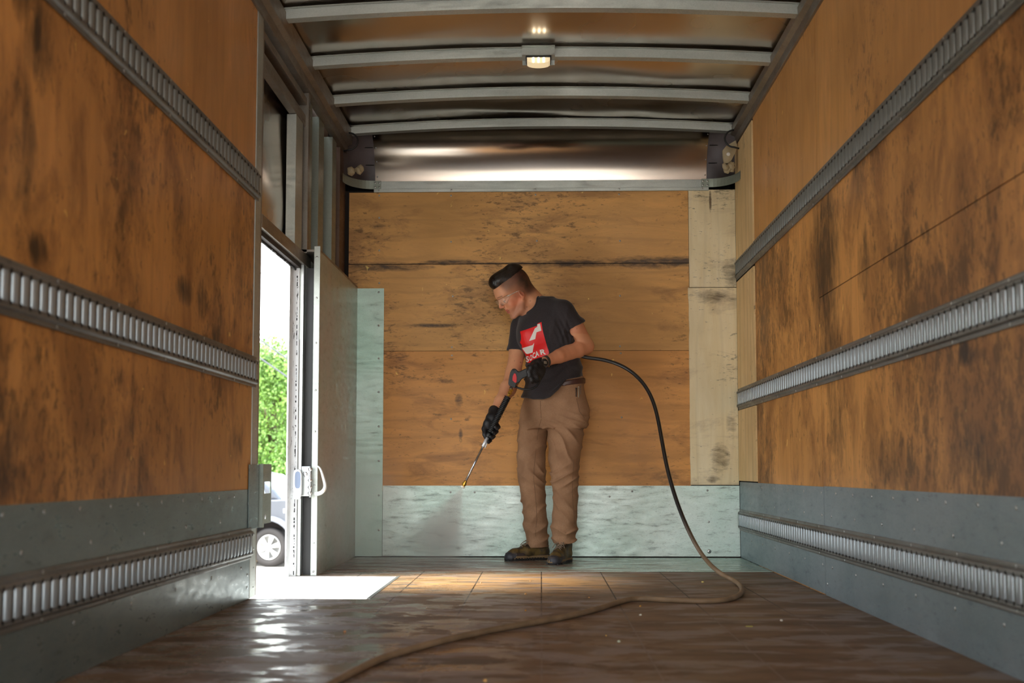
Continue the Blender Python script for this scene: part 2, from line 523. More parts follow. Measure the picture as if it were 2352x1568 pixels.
# right wall sheets with joints between them
w = MB()
w.box(XR + 0.004, XR + 0.06, YR, YB + 0.25, 0, 2.6, 1)
w.box(XR, XR + 0.004, YR, 5.055, 0, 1.263, 0)
w.box(XR, XR + 0.004, YR, 5.055, 1.267, 1.74, 0)
w.box(XR, XR + 0.004, 5.059, 6.56, 0, 1.74, 0)
w.box(XR, XR + 0.004, YR, 5.055, 1.742, 2.6, 2)
w.box(XR, XR + 0.004, 5.059, 6.56, 1.742, 2.6, 2)
tag(w.build('wall_right', [m_ply_r, m_gap, m_ply_up]), kind='structure')
# front wall (the one the person stands against)
w = MB()
w.box(XL - 0.05, XR + 0.05, YB + 0.006, YB + 0.04, 0, 2.25, 1)
w.box(-1.185, 0.905, YB, YB + 0.006, 1.792, 2.238, 0)
w.box(-1.185, 0.905, YB, YB + 0.006, 1.254, 1.788, 0)
w.box(-1.185, 0.905, YB, YB + 0.006, 0.40, 1.2515, 2)
tag(w.build('wall_front', [m_ply_b, m_gap, m_ply_b2]), kind='structure')


def board(name, mb, mat, label, cat, bevel=0.001):
    return tag(mb.build(name, mat, bevel=bevel), label, cat)


b = MB(); b.box(0.907, 1.192, YB - 0.007, YB + 0.004, 1.640, 2.243)
board('plywood_patch', b, m_pale, 'upper pale plywood patch on front wall, with a dark vertical stamp near its top', 'wood patch')
b = MB()
nn = 24
zz = np.linspace(0.437, 1.636, nn)
edge = [(0.905 + 0.006 * mnoise.noise((0, 0, z * 9)) - 0.004, z) for z in zz]
b.prism([(1.192, 0.437)] + edge + [(1.192, 1.636)], YB - 0.009, YB + 0.004, 'y')
board('plywood_patch', b, m_pale, 'lower pale plywood patch on front wall, taller, scuffed grey near its bottom', 'wood patch')
for z0, z1, lab in ((0.462, 0.885, 'short yellow pine board in the right corner between middle rail and kick plate'),
                    (1.015, 1.668, 'pine board in the right corner between the middle and upper cargo rails'),
                    (1.80, 2.50, 'greyed pine board in the right corner above the upper cargo rail')):
    b = MB(); b.box(XR - 0.008, XR + 0.003, 6.563, YB - 0.012, z0, z1)
    board('pine_board', b, m_pine, lab, 'wood board')


SCREW = None


def screw_mesh():
    global SCREW
    s = MB(); s.lathe((0, 0, 0), (0, 0, 1), [(0, 0.0065), (0.0012, 0.006), (0.0024, 0.0035), (0.0026, 0.0)], 12)
    s.lathe((0, 0, 0.0026), (0, 0, 1), [(0, 0.0018), (0.0002, 0.0018)], 6, 1)
    o = s.build('screw', [m_screw, m_hole])
    SCREW = o.data
    COL.objects.unlink(o); bpy.data.objects.remove(o)


screw_mesh()


def screws(parent, pts, normal, scale=1.0, name='screw'):
    q = Vector(normal).to_track_quat('Z', 'Y').to_euler()
    off = rootloc(parent)
    for p in pts:
        o = bpy.data.objects.new(name, SCREW)
        COL.objects.link(o); o.parent = parent
        o.location = Vector(p) - off; o.rotation_euler = q; o.scale = (scale,) * 3


# metal sheets along the foot of the walls
b = MB(); b.box(XL, XL + 0.002, YR, 4.836, 0.001, 0.447)
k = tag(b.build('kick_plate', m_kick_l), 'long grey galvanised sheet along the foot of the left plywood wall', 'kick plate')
screws(k, [(XL + 0.002, y, 0.425) for y in np.arange(2.6, 4.8, 0.22)] + [(XL + 0.002, y, 0.335) for y in np.arange(2.7, 4.8, 0.42)]
       + [(XL + 0.002, y, 0.135) for y in np.arange(2.6, 4.8, 0.42)] + [(XL + 0.002, 4.80, z) for z in (0.05, 0.1, 0.39)], (1, 0, 0))
b = MB(); b.box(XR - 0.002, XR, YR, 5.03, 0.001, 0.458)
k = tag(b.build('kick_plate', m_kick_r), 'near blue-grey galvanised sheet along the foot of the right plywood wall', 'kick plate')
screws(k, [(XR - 0.002, y, z) for z, st in ((0.43, 0.26), (0.335, 0.36), (0.125, 0.36)) for y in np.arange(2.75, 5.0, st)] + [(XR - 0.002, 5.0, 0.05)], (-1, 0, 0))
b = MB(); b.box(XR - 0.0035, XR - 0.0005, 5.034, YB - 0.012, 0.005, 0.455)
k = tag(b.build('kick_plate', m_kick_r), 'far blue-grey galvanised sheet at the foot of the right wall, under the pine board', 'kick plate')
screws(k, [(XR - 0.0035, y, z) for z in (0.43, 0.335, 0.125) for y in np.arange(5.07, 7.1, 0.34)], (-1, 0, 0))
b = MB(); b.box(-0.962, 1.195, YB - 0.004, YB - 0.001, 0.008, 0.432)
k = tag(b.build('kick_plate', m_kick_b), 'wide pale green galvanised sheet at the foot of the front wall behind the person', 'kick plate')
screws(k, [P(x, y, YB - 0.004) for x, y in ((1035, 1130), (1090, 1130), (1452, 1128), (1625, 1126), (1628, 1198), (1400, 1140))], (0, -1, 0))
screws(k, [P(1629, 1266, YB - 0.004)], (0, -1, 0), 2.0)
b = MB(); b.box(-1.128, -0.964, YB - 0.0055, YB - 0.0025, 0.006, 1.640)
k = tag(b.build('corner_sheet', m_strip), 'tall narrow metal strip with a painted green reflection standing in the left corner of the front wall', 'metal strip')
screws(k, [P(870, y, YB - 0.006) for y in (671, 747, 823, 900, 979, 1058, 1137, 1217)], (0, -1, 0))
# screws in the front plywood
wf = bpy.data.objects['wall_front']
screws(wf, [P(x, y, YB) for x, y in ((1036, 555), (1233, 553), (1424, 553), (1040, 680), (1424, 679), (1038, 797), (1038, 816), (1424, 795), (1426, 811), (1036, 962), (1428, 958),
                                      (1036, 449), (1422, 446), (871, 449), (871, 500), (871, 575), (871, 650), (1230, 447))], (0, -1, 0), 0.9)


def rail(side, zc, y1, label):
    X = XL if side == 'l' else XR
    s = 1 if side == 'l' else -1
    base = 0.003
    t = thing('cargo_rail', (X, (YR + y1) / 2, zc - 0.064), label, 'tie-down rail', 'slotted cargo tie-down rails along both side walls')
    b = MB()
    pr = [(0, .064), (.004, .064), (.005, .060), (.0045, .052), (.013, .047), (.0145, .043), (.0145, .037), (.0098, .0355), (.0098, -.0355),
          (.0145, -.037), (.0145, -.043), (.013, -.047), (.0045, -.052), (.005, -.060), (.004, -.064), (0, -.064)]
    b.prism([(X + s * (u + base), zc + v) for u, v in pr], YR, y1, 'y', 0)
    b.build('rail_channel', m_rail, t)
    sl = MB(); ho = sl
    y = y1 - 0.02
    bow = [(-.0135, .0095), (-.0125, .0135), (-.008, .0168), (0, .0182), (.008, .0168), (.0125, .0135), (.0135, .0095)]
    while y > 0.5:
        vs, n = [], len(bow)
        for z in (-.0345, -.031, .031, .0345):
            kx = 0.86 if abs(z) > .032 else 1.0
            for u, d in bow: vs.append((X + s * (base + d * kx), y - 0.0254 + u, zc + z))
        fs = [(r_ * n + i, r_ * n + i + 1, (r_ + 1) * n + i + 1, (r_ + 1) * n + i) for r_ in range(3) for i in range(n - 1)]
        sl.add(vs, fs, 0, True)
        for z in (.0365, -.0365):
            xx = sorted((X + s * (base + .0135), X + s * (base + .0152)))
            ho.box(xx[0], xx[1], y - 0.0045, y + 0.0045, zc + z - .005, zc + z + .005, 1)
        y -= 0.0508
    sl.build('slats', [m_slat_d if zc > 1.5 else m_slat, m_hole], t)
    screws(t, [(X + s * (base + .005), yy, zc + v) for yy in np.arange(y1 - 0.35, 2.4, -0.42) for v in (.0565, -.0565)], (s, 0, 0), 0.8)
    return t


rail('l', 1.722, 4.875, 'upper cargo rail on the left plywood wall')
rail('l', 0.934, 4.88, 'middle cargo rail on the left plywood wall, its slats shining white')
rail('l', 0.226, 4.838, 'lowest cargo rail on the left wall, fixed to the galvanised kick plate')
rail('r', 1.742, YB - 0.012, 'upper cargo rail on the right plywood wall, crossing the pine boards near the ceiling')
rail('r', 0.952, YB - 0.02, 'middle cargo rail on the right plywood wall')
rail('r', 0.228, YB - 0.012, 'lowest cargo rail on the right wall, fixed to the galvanised kick plate')

# ------------------------------------------------------------------ roof
ARCH = lambda x: 0.042 * (1 - (x / 1.2) ** 2)
BOWS = [5.225, 5.855, 6.475, 7.06]
r = MB()
nx, ys = 49, list(np.arange(YR, 7.09, 0.045)) + [7.09]
vs = []
for y in ys:
    for i in range(nx):
        x = XL - 0.03 + (2.46) * i / (nx - 1)
        ph = (y - 5.225) / 0.623
        fr = ph - math.floor(ph)
        bul = math.sin(math.pi * fr)
        z = 2.603 + ARCH(x) + 0.030
        z -= 0.016 * bul * (1.0 + 0.9 * mnoise.noise((x * 1.3, math.floor(ph) * 3.7, 0.3)))
        k = 2.2 if 6.5 < y < 7.1 else 1.0
        z += 0.006 * k * mnoise.noise((x * 2.1, y * 4.3, 5.0)) * bul
        z += 0.011 * k * math.exp(-((fr - 0.80) / 0.12) ** 2) * (mnoise.noise((x * 1.7, math.floor(ph) * 1.9 + 8, 2.0)) + 0.3) * (1 if y > 5.9 else 0.2)
        vs.append((x, y, z))
fs = [(j * nx + i, j * nx + i + 1, (j + 1) * nx + i + 1, (j + 1) * nx + i) for j in range(len(ys) - 1) for i in range(nx - 1)]
r.add(vs, fs, 0, True)
r.box(XL - 0.08, XR + 0.08, YR, 7.5, 2.72, 2.74)
tag(r.build('ceiling', m_skin), kind='structure')


def bow_mesh():
    b = MB()
    n = 30
    xs = np.linspace(-1.165, 1.165, n)
    hat = [(-.046, .034), (-.026, .034), (-.024, -.004), (-.020, -.008), (.020, -.008), (.024, -.004), (.026, .034), (.046, .034), (.046, .031), (.029, .031), (.027, -.012), (-.027, -.012), (-.029, .031), (-.046, .031)]
    vs, m = [], len(hat)
    for x in xs:
        for u, v in hat: vs.append((x, u, 2.585 + ARCH(x) + v))
    fs = [(i * m + j, i * m + (j + 1) % m, (i + 1) * m + (j + 1) % m, (i + 1) * m + j) for i in range(n - 1) for j in range(m)]
    b.add(vs, fs, 0)
    return b


bo = bow_mesh().build('roof_bow', m_bow, loc=(0, 0, 0))
BL = ['nearest roof bow, highest in the picture, with a small rust spot near its left end', 'second roof bow, the one carrying the dome light',
      'third roof bow, between the dome light and the front wall', 'last roof bow, right above the curved shiny sheet of the front wall']
for i, y in enumerate(BOWS):
    o = bo if i == 0 else bo.copy()
    if i: COL.objects.link(o)
    o.location = (0, y, 0)
    tag(o, BL[i], 'roof bow', 'galvanised roof bows across the ceiling')

# longitudinal top rails
for s, nm in ((-1, 'left'), (1, 'right')):
    X = 1.2
    b = MB()
    z0 = 2.470 if s < 0 else 2.512
    pr = [(s * X, z0), (s * (X - .012), z0), (s * (X - .014), z0 + .045), (s * (X - .040), z0 + .055), (s * (X - .042), 2.608), (s * (X + .03), 2.64), (s * (X + .03), z0)]
    b.prism(pr, YR, 7.09, 'y')
    tag(b.build('top_rail', m_alu_dull, bevel=0.002), ('long brownish metal top rail where the %s wall meets the roof' % nm) + (', above the side door' if s < 0 else ''), 'roof rail')

# ------------------------------------------------------------------ dome light
lz = 2.585 + ARCH(0) - 0.012
Yl = 5.835
dl = thing('dome_light', (-0.01, Yl, lz), 'small rectangular dome light glowing warm, hung under the second roof bow', 'lamp')
b = MB()
b.box(-.092, .072, Yl - .052, Yl - .049, lz - .004, lz + .034)
b.box(-.092, .072, Yl - .052, Yl + .034, lz - .006, lz - .003)
b.box(-.092, .072, Yl + .031, Yl + .034, lz - .03, lz - .003)
b.box(-.092, .072, Yl - .075, Yl - .049, lz + .032, lz + .035)
b.build('bracket', m_bow, dl)
b = MB(); b.prism([(-.075, lz - .006), (-.072, lz - .030), (-.066, lz - .034), (.046, lz - .034), (.052, lz - .030), (.055, lz - .006)], Yl - .045, Yl + .028, 'y')
b.build('housing', m_black, dl, bevel=0.003)
m_lens = G('lamp_lens', c8(255, 236, 190), 0.15)
m_lens.b.inputs['Emission Color'].default_value = (1.0, 0.80, 0.50, 1)
m_lens.b.inputs['Emission Strength'].default_value = 0.13
m_bulb = G('lamp_led', (1, 1, 1, 1))
m_bulb.b.inputs['Emission Color'].default_value = (1.0, 0.90, 0.70, 1)
m_bulb.b.inputs['Emission Strength'].default_value = 3.0
b = MB()
pr = [(-.068, lz - .018)] + [(-.068 + .116 * t_, lz - .034 - .014 * math.sin(math.pi * t_) ** 0.5) for t_ in np.linspace(0, 1, 13)] + [(.048, lz - .018)]
b.prism(pr, Yl - .049, Yl + .026, 'y')
b.build('lens', m_lens.mat, dl)
for dx in (-.036, -.010, .016):
    b = MB(); b.box(dx - .004, dx + .004, Yl - .0515, Yl - .0485, lz - .044, lz - .018)
    b.build('led', m_bulb.mat, dl, bevel=0.002)
screws(dl, [(-.083, Yl - .053, lz - .002), (.064, Yl - .053, lz - .002)], (0, -1, 0), 0.5)
ld = bpy.data.lights.new('dome_glow', 'AREA'); ld.size = 0.09; ld.energy = 0.12; ld.color = (1, .8, .55)
lo = bpy.data.objects.new('dome_glow', ld); COL.objects.link(lo); lo.parent = dl; lo.location = (0, -.01, -.055)

# ------------------------------------------------------------------ nose of the box above the front wall
ledge_z0, ledge_z1 = 2.238, 2.306
b = MB()
b.box(-1.03, 1.03, YB - .012, YB + .01, ledge_z0, ledge_z1)
b.box(-1.03, 1.03, YB - .020, YB - .008, ledge_z0 - .002, ledge_z0 + .018)
b.box(-1.03, 1.03, YB - .01, YB + .16, ledge_z1 - .004, ledge_z1)
lg = tag(b.build('ledge_strip', m_bow, bevel=0.0015), 'pale aluminium ledge strip running across the top of the front wall', 'metal strip')
screws(lg, [P(x, 437 - (x - 870) * .006, YB - .021) for x in (871, 1037, 1229, 1422, 1613)], (0, -1, 0), 0.9)
b = MB(); b.box(-1.29, 1.29, 7.38, 7.40, 2.2, 2.72); b.box(-1.29, 1.29, YB + .03, 7.40, 2.19, 2.215); b.box(-1.29, -1.275, 6.9, 7.4, 1.5, 2.72); b.box(1.262, 1.275, 6.9, 7.4, 0, 2.72)
tag(b.build('wall_nose', m_dark), kind='structure')
arc = [(7.30 - .25 * (1 - math.cos(a)), 2.30 + .325 * math.sin(a)) for a in np.linspace(0, math.pi / 2, 22)]
r = MB()
n = 40
xs = np.linspace(-1.045, 1.04, n)
vs = [(x, y + .0018 * mnoise.noise((x * 2, z * 4, 1)), z) for x in xs for y, z in arc]
m_ = len(arc)
r.add(vs, [(i * m_ + j, i * m_ + j + 1, (i + 1) * m_ + j + 1, (i + 1) * m_ + j) for i in range(n - 1) for j in range(m_ - 1)], 0, True)
ns = tag(r.build('nose_sheet', m_nose), 'shiny concave metal sheet curving from the front wall up to the roof', 'metal sheet')
screws(ns, [(s * 1.032, y - .004, z) for s in (-1, 1) for y, z in arc[3:20:4]], (0, -1, -0.4), 0.6)
for s in (-1, 1):
    c = thing('corner_casting', (s * 1.12, 7.2, 2.24), 'dark grey plastic corner piece beside the %s end of the curved shiny sheet' % ('left' if s < 0 else 'right'), 'corner piece', 'dark plastic roof corner pieces')
    r = MB()
    n = 14
    vs = []
    for i in range(n):
        u = i / (n - 1)
        for j, (y, z) in enumerate(arc):
            rr = 0.21
            vs.append((s * (1.040 + .17 * math.sin(u * math.pi / 2)), y + .002 - rr * (1 - math.cos(u * math.pi / 2)), z - 0.01 * u))
    r.add(vs, [(i * m_ + j, i * m_ + j + 1, (i + 1) * m_ + j + 1, (i + 1) * m_ + j) for i in range(n - 1) for j in range(m_ - 1)], 0, True)
    r.build('casting_shell', m_cast, c)
    r = MB()
    for jj in (6, 11):
        y, z = arc[jj]; r = MB(); r.box(min(s * 1.05, s * 1.13), max(s * 1.05, s * 1.13), y - .014, y - .006, z - .002, z + .002)
        r.build('casting_rib', m_hole, c)
    # curved strap
    b = MB()
    pts = []
    for i in range(12):
        a = i / 11 * math.pi / 2
        pts.append((s * (1.035 + .155 * math.sin(a)), YB - .016 - .20 * (1 - math.cos(a))))
    pts = [(s * .985, YB - .016)] + pts
    vs = []
    for (x, y) in pts: vs += [(x, y, ledge_z0 + .018), (x, y, ledge_z1 + .002), (x, y - .004, ledge_z1 + .002), (x, y - .004, ledge_z0 + .018)]
    fs = [(4 * i + q, 4 * i + (q + 1) % 4, 4 * i + 4 + (q + 1) % 4, 4 * i + 4 + q) for i in range(len(pts) - 1) for q in range(4)] + [(0, 1, 2, 3), (len(vs) - 4, len(vs) - 3, len(vs) - 2, len(vs) - 1)]
    b.add(vs, fs)
    st = tag(b.build('corner_strap', m_stud), 'curved grey-green metal strap bending round the %s upper corner of the front wall' % ('left' if s < 0 else 'right'), 'metal strap', 'curved corner straps at the ends of the ledge')
    screws(st, [(s * x, YB - .021, z) for x in (.995, 1.022) for z in (ledge_z0 + .030, ledge_z1 - .012)], (0, -1, 0), 1.0)
    # dried sealant lump
    b = MB()
    rnd = random.Random(5 + s)
    cx0, cy0, cz0 = (s * 1.13, 7.02, 2.345)
    for q in range(7):
        p0 = Vector((cx0 + rnd.uniform(-.035, .035), cy0 + rnd.uniform(-.02, .02), cz0 + rnd.uniform(-.02, .02)))
        b.tube([p0 + Vector((-.02 + .04 * t_, 0, .012 * math.sin(t_ * 6 + q))) for t_ in np.linspace(0, 1, 7)], [.004, .012, .016, .018, .016, .012, .004], 8)
    tag(b.build('sealant_lump', m_foam), 'lumpy tan blob of dried sealant tucked in the %s corner above the metal strap' % ('left' if s < 0 else 'right'), 'sealant')
    # cable loop hanging from the top rail
    b = MB()
    pts = [(s * (1.155 - .055 * math.sin(a)), 6.93, 2.50 + .052 * math.cos(a)) for a in np.linspace(0, math.pi, 14)] + [(s * 1.185, 6.93, 2.44)]
    b.tube(pts, .0055, 8)
    tag(b.build('cable', m_black), 'short black cable loop hanging in the %s corner below the roof' % ('left' if s < 0 else 'right'), 'cable')
# torn sealant patch with a white spot on the right casting
b = MB()
pa = [P(x, y, 7.0) for x, y in ((1660, 345), (1668, 335), (1690, 322), (1694, 338), (1688, 352), (1680, 368), (1672, 374), (1664, 376), (1661, 362))]
cc = sum(pa) / len(pa)
vs = [cc + np.array([0, -.012, 0])] + [p for p in pa] + [p + np.array([0, .02, 0]) for p in pa]
nA = len(pa)
b.add(vs, [(0, 1 + i, 1 + (i + 1) % nA) for i in range(nA)] + [(1 + i, 1 + (i + 1) % nA, 1 + nA + (i + 1) % nA, 1 + nA + i) for i in range(nA)])
fp = thing('sealant_patch', tuple(cc), 'torn tan sealant patch with a bright white spot on the right corner piece', 'sealant')
b.build('patch', m_foam, fp)
b = MB(); b.lathe(P(1673, 354, 6.985), (0, -1, 0), [(0, .012), (.004, .011), (.006, .004)], 9)
b.build('white_spot', G('white_paint', c8(235, 232, 225), 0.4).mat, fp)

# ------------------------------------------------------------------ left wall beyond the door: frame, studs, skin
wl = MB()
XO = XL - 0.075
# outer skin around the door opening, polished inside
def skin_grid(y0, y1, z0, z1, amp, mi):
    ny, nz = 24, 24
    vs = [(XO + amp * (mnoise.noise((y * 3, z * 2.5, 3.0)) + .5 * math.sin((z - z0) * 7)), y, z) for y in np.linspace(y0, y1, ny) for z in np.linspace(z0, z1, nz)]
    wl.add(vs, [(i * nz + j, i * nz + j + 1, (i + 1) * nz + j + 1, (i + 1) * nz + j) for i in range(ny - 1) for j in range(nz - 1)], mi, True)
skin_grid(4.80, 6.02, 1.57, 2.62, .012, 0)
skin_grid(6.02, 7.36, 1.2, 2.62, .003, 1)
wl.box(XO - .02, XO - .015, 4.8, 7.4, 1.58, 2.62, 2)
wl.box(XO - .02, XO - .015, 5.97, 7.4, -.4, 1.58, 2)
m_recess = galv('reflection_brown_skin', c8(120, 98, 84), c8(98, 78, 66), c8(60, 48, 42), 'y', 0.5, 0.45, 0.2)  # brown is plywood reflected in the metal, painted as base colour
tag(wl.build('wall_outer', [m_skin, m_recess, m_dark]), kind='structure')
# near jamb post
j = thing('door_jamb', (XL, 4.9, 0), 'tall pale aluminium door jamb post at the end of the left plywood wall', 'door jamb')
b = MB()
b.box(XL - .07, XL + .003, 4.842, 4.935, 0.0, 2.487)
b.build('jamb_face', m_bow, j, bevel=.001)
b = MB(); b.box(XL - .075, XL - .006, 4.936, 4.99, 0.0, 2.47)
b.build('jamb_return', m_alu_dull, j)
screws(j, [(XL + .003, 4.90, z) for z in (0.04, 0.12, 0.2, 0.26, .7, 1.25, 1.9)], (1, 0, 0), 0.8)
b = MB()
b.box(XL + .003, XL + .006, 4.795, 4.955, 0.283, 0.548)
br = thing('jamb_bracket', (XL, 4.87, .283), 'scuffed steel latch bracket at knee height on the near door jamb, with a cut-out window', 'bracket')
b.build('bracket_plate', m_kick_l, br, bevel=.001)
b = MB()
xb = XL + .004
for (y0, y1, z0, z1) in ((5.00, 5.20, .475, .552), (5.00, 5.20, .295, .425), (5.00, 5.03, .425, .475), (5.185, 5.20, .425, .475)):
    b.box(xb - .004, xb, y0, y1, z0, z1)
b.box(xb - .004, xb + .016, 4.975, 5.003, .283, .552)
b.build('striker', m_stud, br)
b = MB(); b.lathe((xb + .0002, 5.09, .325), (1, 0, 0), [(0, .011), (.0008, .011)], 16)
b.build('striker_sky_disc', G('sky_white', c8(240, 244, 248), 0.5).mat, br)  # solid disc in sky white, bright sky through an opening painted on

# header over the door and longitudinal channels above it
h = thing('door_header', (XL, 5.5, 1.53), 'brownish metal header beam with dark brush seal above the side door opening', 'door header')
b = MB(); b.box(XL - .07, XL - .004, 4.99, 6.07, 1.572, 1.632)
b.build('header_beam', m_alu_dull, h, bevel=.002)
b = MB(); b.box(XL - .06, XL - .02, 4.99, 5.93, 1.548, 1.572)
b.build('door_track', m_dark, h)
b = MB()
rnd = random.Random(3)
y = 5.0
while y < 5.9:
    dz = rnd.uniform(.006, .014); b.box(XL - .045, XL - .040, y, y + .007, 1.548 - dz, 1.55); y += .009
b.build('brush_seal', m_black, h)
chan = thing('wall_channel', (XL, 5.4, 2.3), 'pair of brownish lengthwise metal channels in the left wall above the side door', 'metal channel')
for (z0, z1, dx) in ((2.292, 2.352, -.012), (2.405, 2.44, -.006)):
    b = MB(); b.box(XL - .05, XL + dx, 4.99, 6.0, z0, z1)
    b.build('channel', m_alu_dull, chan, bevel=.002)
b = MB(); b.box(XL - .06, XL - .05, 4.99, 6.0, 2.33, 2.46); b.build('channel_back', m_recess, chan)


def stud(y0, y1, z0, z1, dx, label, mat, d=.06):
    b = MB()
    b.box(XL - d, XL + dx, y0, y1, z0, z1)
    b.box(XL - d, XL - d + .004, y1, y1 + .03, z0, z1)
    o = tag(b.build('wall_stud', mat, bevel=.0015), label, 'wall stud', 'bare metal wall studs between side door and front wall')
    screws(o, [(XL + dx, (y0 + y1) / 2, z) for z in (z0 + .07, (z0 + z1) / 2, z1 - .08)], (1, 0, 0), .6)
    return o


stud(5.70, 5.86, 1.634, 2.29, -.012, 'pale double stud at the right side of the shiny panel above the door', m_bow)
stud(5.925, 5.965, 1.634, 2.47, 0.004, 'thin brownish stud just right of the shiny panel above the door', m_alu_dull)
stud(6.03, 6.14, 1.2, 2.468, -.02, 'first grey-green stud right of the door header', m_stud)
stud(6.33, 6.48, 1.2, 2.468, -.02, 'middle grey-green stud between the side door and the front corner', m_stud)
stud(6.66, 6.79, 1.2, 2.45, -.004, 'last grey-green stud, nearest the front corner, with bright edges', m_stud)
b = MB(); b.box(XL - .06, XL - .01, 6.95, YB, 0, 2.49)
tag(b.build('trim_5', m_recess), kind='structure')

# sheet metal pocket that the sliding door runs behind
XP = -1.128
pk = thing('door_pocket', (XP, 6.5, 0), 'tall brushed metal lining panel left of the person, hiding the slid-open door', 'wall panel')
b = MB(); b.box(XP - .004, XP, 5.925, YB - .006, 0.0, 1.640)
b.build('pocket_sheet', m_pocket, pk)
b = MB(); b.box(XL - .03, XP, 5.925, YB - .006, 1.640, 1.652); b.build('pocket_cap', m_alu_dull, pk)
b = MB(); b.box(-1.158, XP + .002, 5.915, 5.93, -.40, 1.668)
po = b.build('pocket_post', m_bow, pk, bevel=.002)
screws(pk, [(-1.143, 5.914, z) for z in (1.61, 1.4, 1.17, .93, .72, .45, .16, .02)], (0, -1, 0), .9)
# door itself, slid into the pocket: leading edge, seal, latch, handle
dr = thing('door_1', (-1.2, 6.0, 0), None, None, kind='structure')
b = MB(); b.box(-1.20, -1.166, 5.99, 7.0, -.38, 1.55); b.build('door_panel', m_dark, dr)
b = MB(); b.box(-1.205, -1.160, 5.955, 5.99, -.38, 1.56); b.build('door_seal', m_black, dr)
tj = MB(); tj.box(-1.222, -1.207, 5.90, 5.96, -.42, 1.57)
tag(tj.build('trim_6', m_alu), kind='structure')
m_white = G('chalky_white_paint', c8(232, 234, 236), 0.45)
_c = m_white.noise(m_white.co((6, 6, 1)), 12, 5, .7)
m_white.set(m_white.mix(m_white.mr(_c, .6, .66), c8(232, 234, 236), c8(70, 66, 62)))
tj = MB(); tj.box(-1.262, -1.224, 5.88, 5.90, -.42, 1.57); tj.box(-1.262, -1.255, 5.80, 5.88, -.42, 1.57)
rnd = random.Random(8)
for q in range(150):
    zq = rnd.uniform(-.3, 1.5); tj.box(-1.236 + rnd.uniform(-.002, .003), -1.232, 5.8785, 5.88, zq, zq + rnd.uniform(.004, .014), 1)
tag(tj.build('trim_7', [m_white.mat, m_black]), kind='structure')
hd = thing('door_latch', (-1.16, 5.9, .40), 'chrome latch with a curved pull handle on the edge of the side door', 'door latch')
b = MB()
b.box(-1.205, -1.160, 5.893, 5.914, .395, .545)
b.build('latch_plate', m_alu, hd, bevel=.003)
b = MB()
b.cyl((-1.158, 5.885, .535), (-1.158, 5.885, .39), .006, 10)
for z in (.53, .475, .44, .41): b.lathe((-1.158, 5.885, z - .008), (0, 0, 1), [(0, .009), (.004, .012), (.012, .012), (.016, .009)], 12)
b.lathe((-1.185, 5.893, .505), (0, -1, 0), [(0, .014), (.004, .013), (.005, .005)], 16)
b.build('latch_bolt', G('chrome', c8(225, 225, 225), .18, .95).mat, hd)
b = MB()
hp = [P(x, y, 5.87) for x, y in ((723, 1134), (733, 1134), (741, 1130), (747, 1122), (747.5, 1114), (745, 1104), (741.5, 1092), (738, 1080), (734, 1072), (727, 1069))]
hp = np.array(hp); rr = np.array([.011, .011, .0105, .010, .009, .0085, .0075, .0065, .005, .004]); tt = np.linspace(0, 9, 40)
for _ in range(2):
    q_ = np.array([np.interp(tt, np.arange(len(hp)) * 9 / (len(hp) - 1), hp[:, i_]) for i_ in range(3)]).T
    for _k in range(12): q_[1:-1] = (q_[:-2] + 2 * q_[1:-1] + q_[2:]) / 4
b.tube(list(q_), list(np.interp(tt, range(10), rr)), 12)
b.build('pull_handle', G('cast_white_metal', c8(222, 222, 216), .3, .5).mat, hd)
b = MB()
c0 = P(683, 1112, 5.86)
outl = [(c0[0] + .022 * math.copysign(abs(math.cos(a)) ** .6, math.cos(a)), c0[2] + .075 * math.copysign(abs(math.sin(a)) ** .5, math.sin(a))) for a in np.linspace(0, 2 * math.pi, 28, endpoint=False)]
b.prism(outl, 5.852, 5.868, 'y')
pc = tag(b.build('pull_cup', m_white.mat, bevel=.003), 'white rounded pull cup with a blue-grey recess on the outer edge of the door frame', 'door pull')
b = MB()
outl = [(c0[0] + .003 + .014 * math.copysign(abs(math.cos(a)) ** .6, math.cos(a)), c0[2] + .022 + .042 * math.copysign(abs(math.sin(a)) ** .5, math.sin(a))) for a in np.linspace(0, 2 * math.pi, 28, endpoint=False)]
b.prism(outl, 5.8505, 5.8525, 'y')
b.build('cup_recess', G('blue_grey_plastic', c8(120, 134, 160), .4).mat, pc)

# bits of debris on the wet floor
bits = [(1614, 1336, 'pale yellow wood chip on the floor inside the bend of the hose', c8(222, 204, 120), .011),
        (1795, 1424, 'white pebble on the floor right of the hose, nearest the right wall', c8(220, 214, 200), .010),
        (1421, 1472, 'small white-green crumb in front of the hose, right of centre', c8(190, 196, 170), .009),
        (1392, 1458, 'small yellow crumb in front of the hose', c8(190, 150, 70), .006),
        (1471, 1391, 'yellow crumb just in front of the hose where it bends right', c8(214, 160, 70), .008),
        (1471, 1411, 'white crumb in front of the hose, below the yellow one', c8(220, 220, 205), .009),
        (1207, 1363, 'orange wood crumb behind the hose below the boots', c8(214, 160, 90), .009),
        (1207, 1401, 'orange crumb just behind the hose at centre', c8(206, 146, 66), .009),
        (1115, 1562, 'yellow crumb at the bottom edge of the picture', c8(206, 160, 90), .011),
        (792, 1449, 'orange crumb on the wet shiny patch of floor', c8(196, 140, 96), .009),
        (1105, 1337, 'tan crumb on the floor left of the boots, beyond the hose', c8(200, 170, 130), .008),
        (1353, 1371, 'tan crumb on the floor right of centre, behind the hose', c8(196, 150, 90), .007),
        (980, 1394, 'pale crumb on the floor midway between step well and hose', c8(200, 180, 160), .006),
        (1218, 1333, 'tan crumb below the left boot', c8(206, 160, 100), .006),
        (1722, 1437, 'thin yellow splinter on the floor near the right wall', c8(170, 160, 80), .012)]
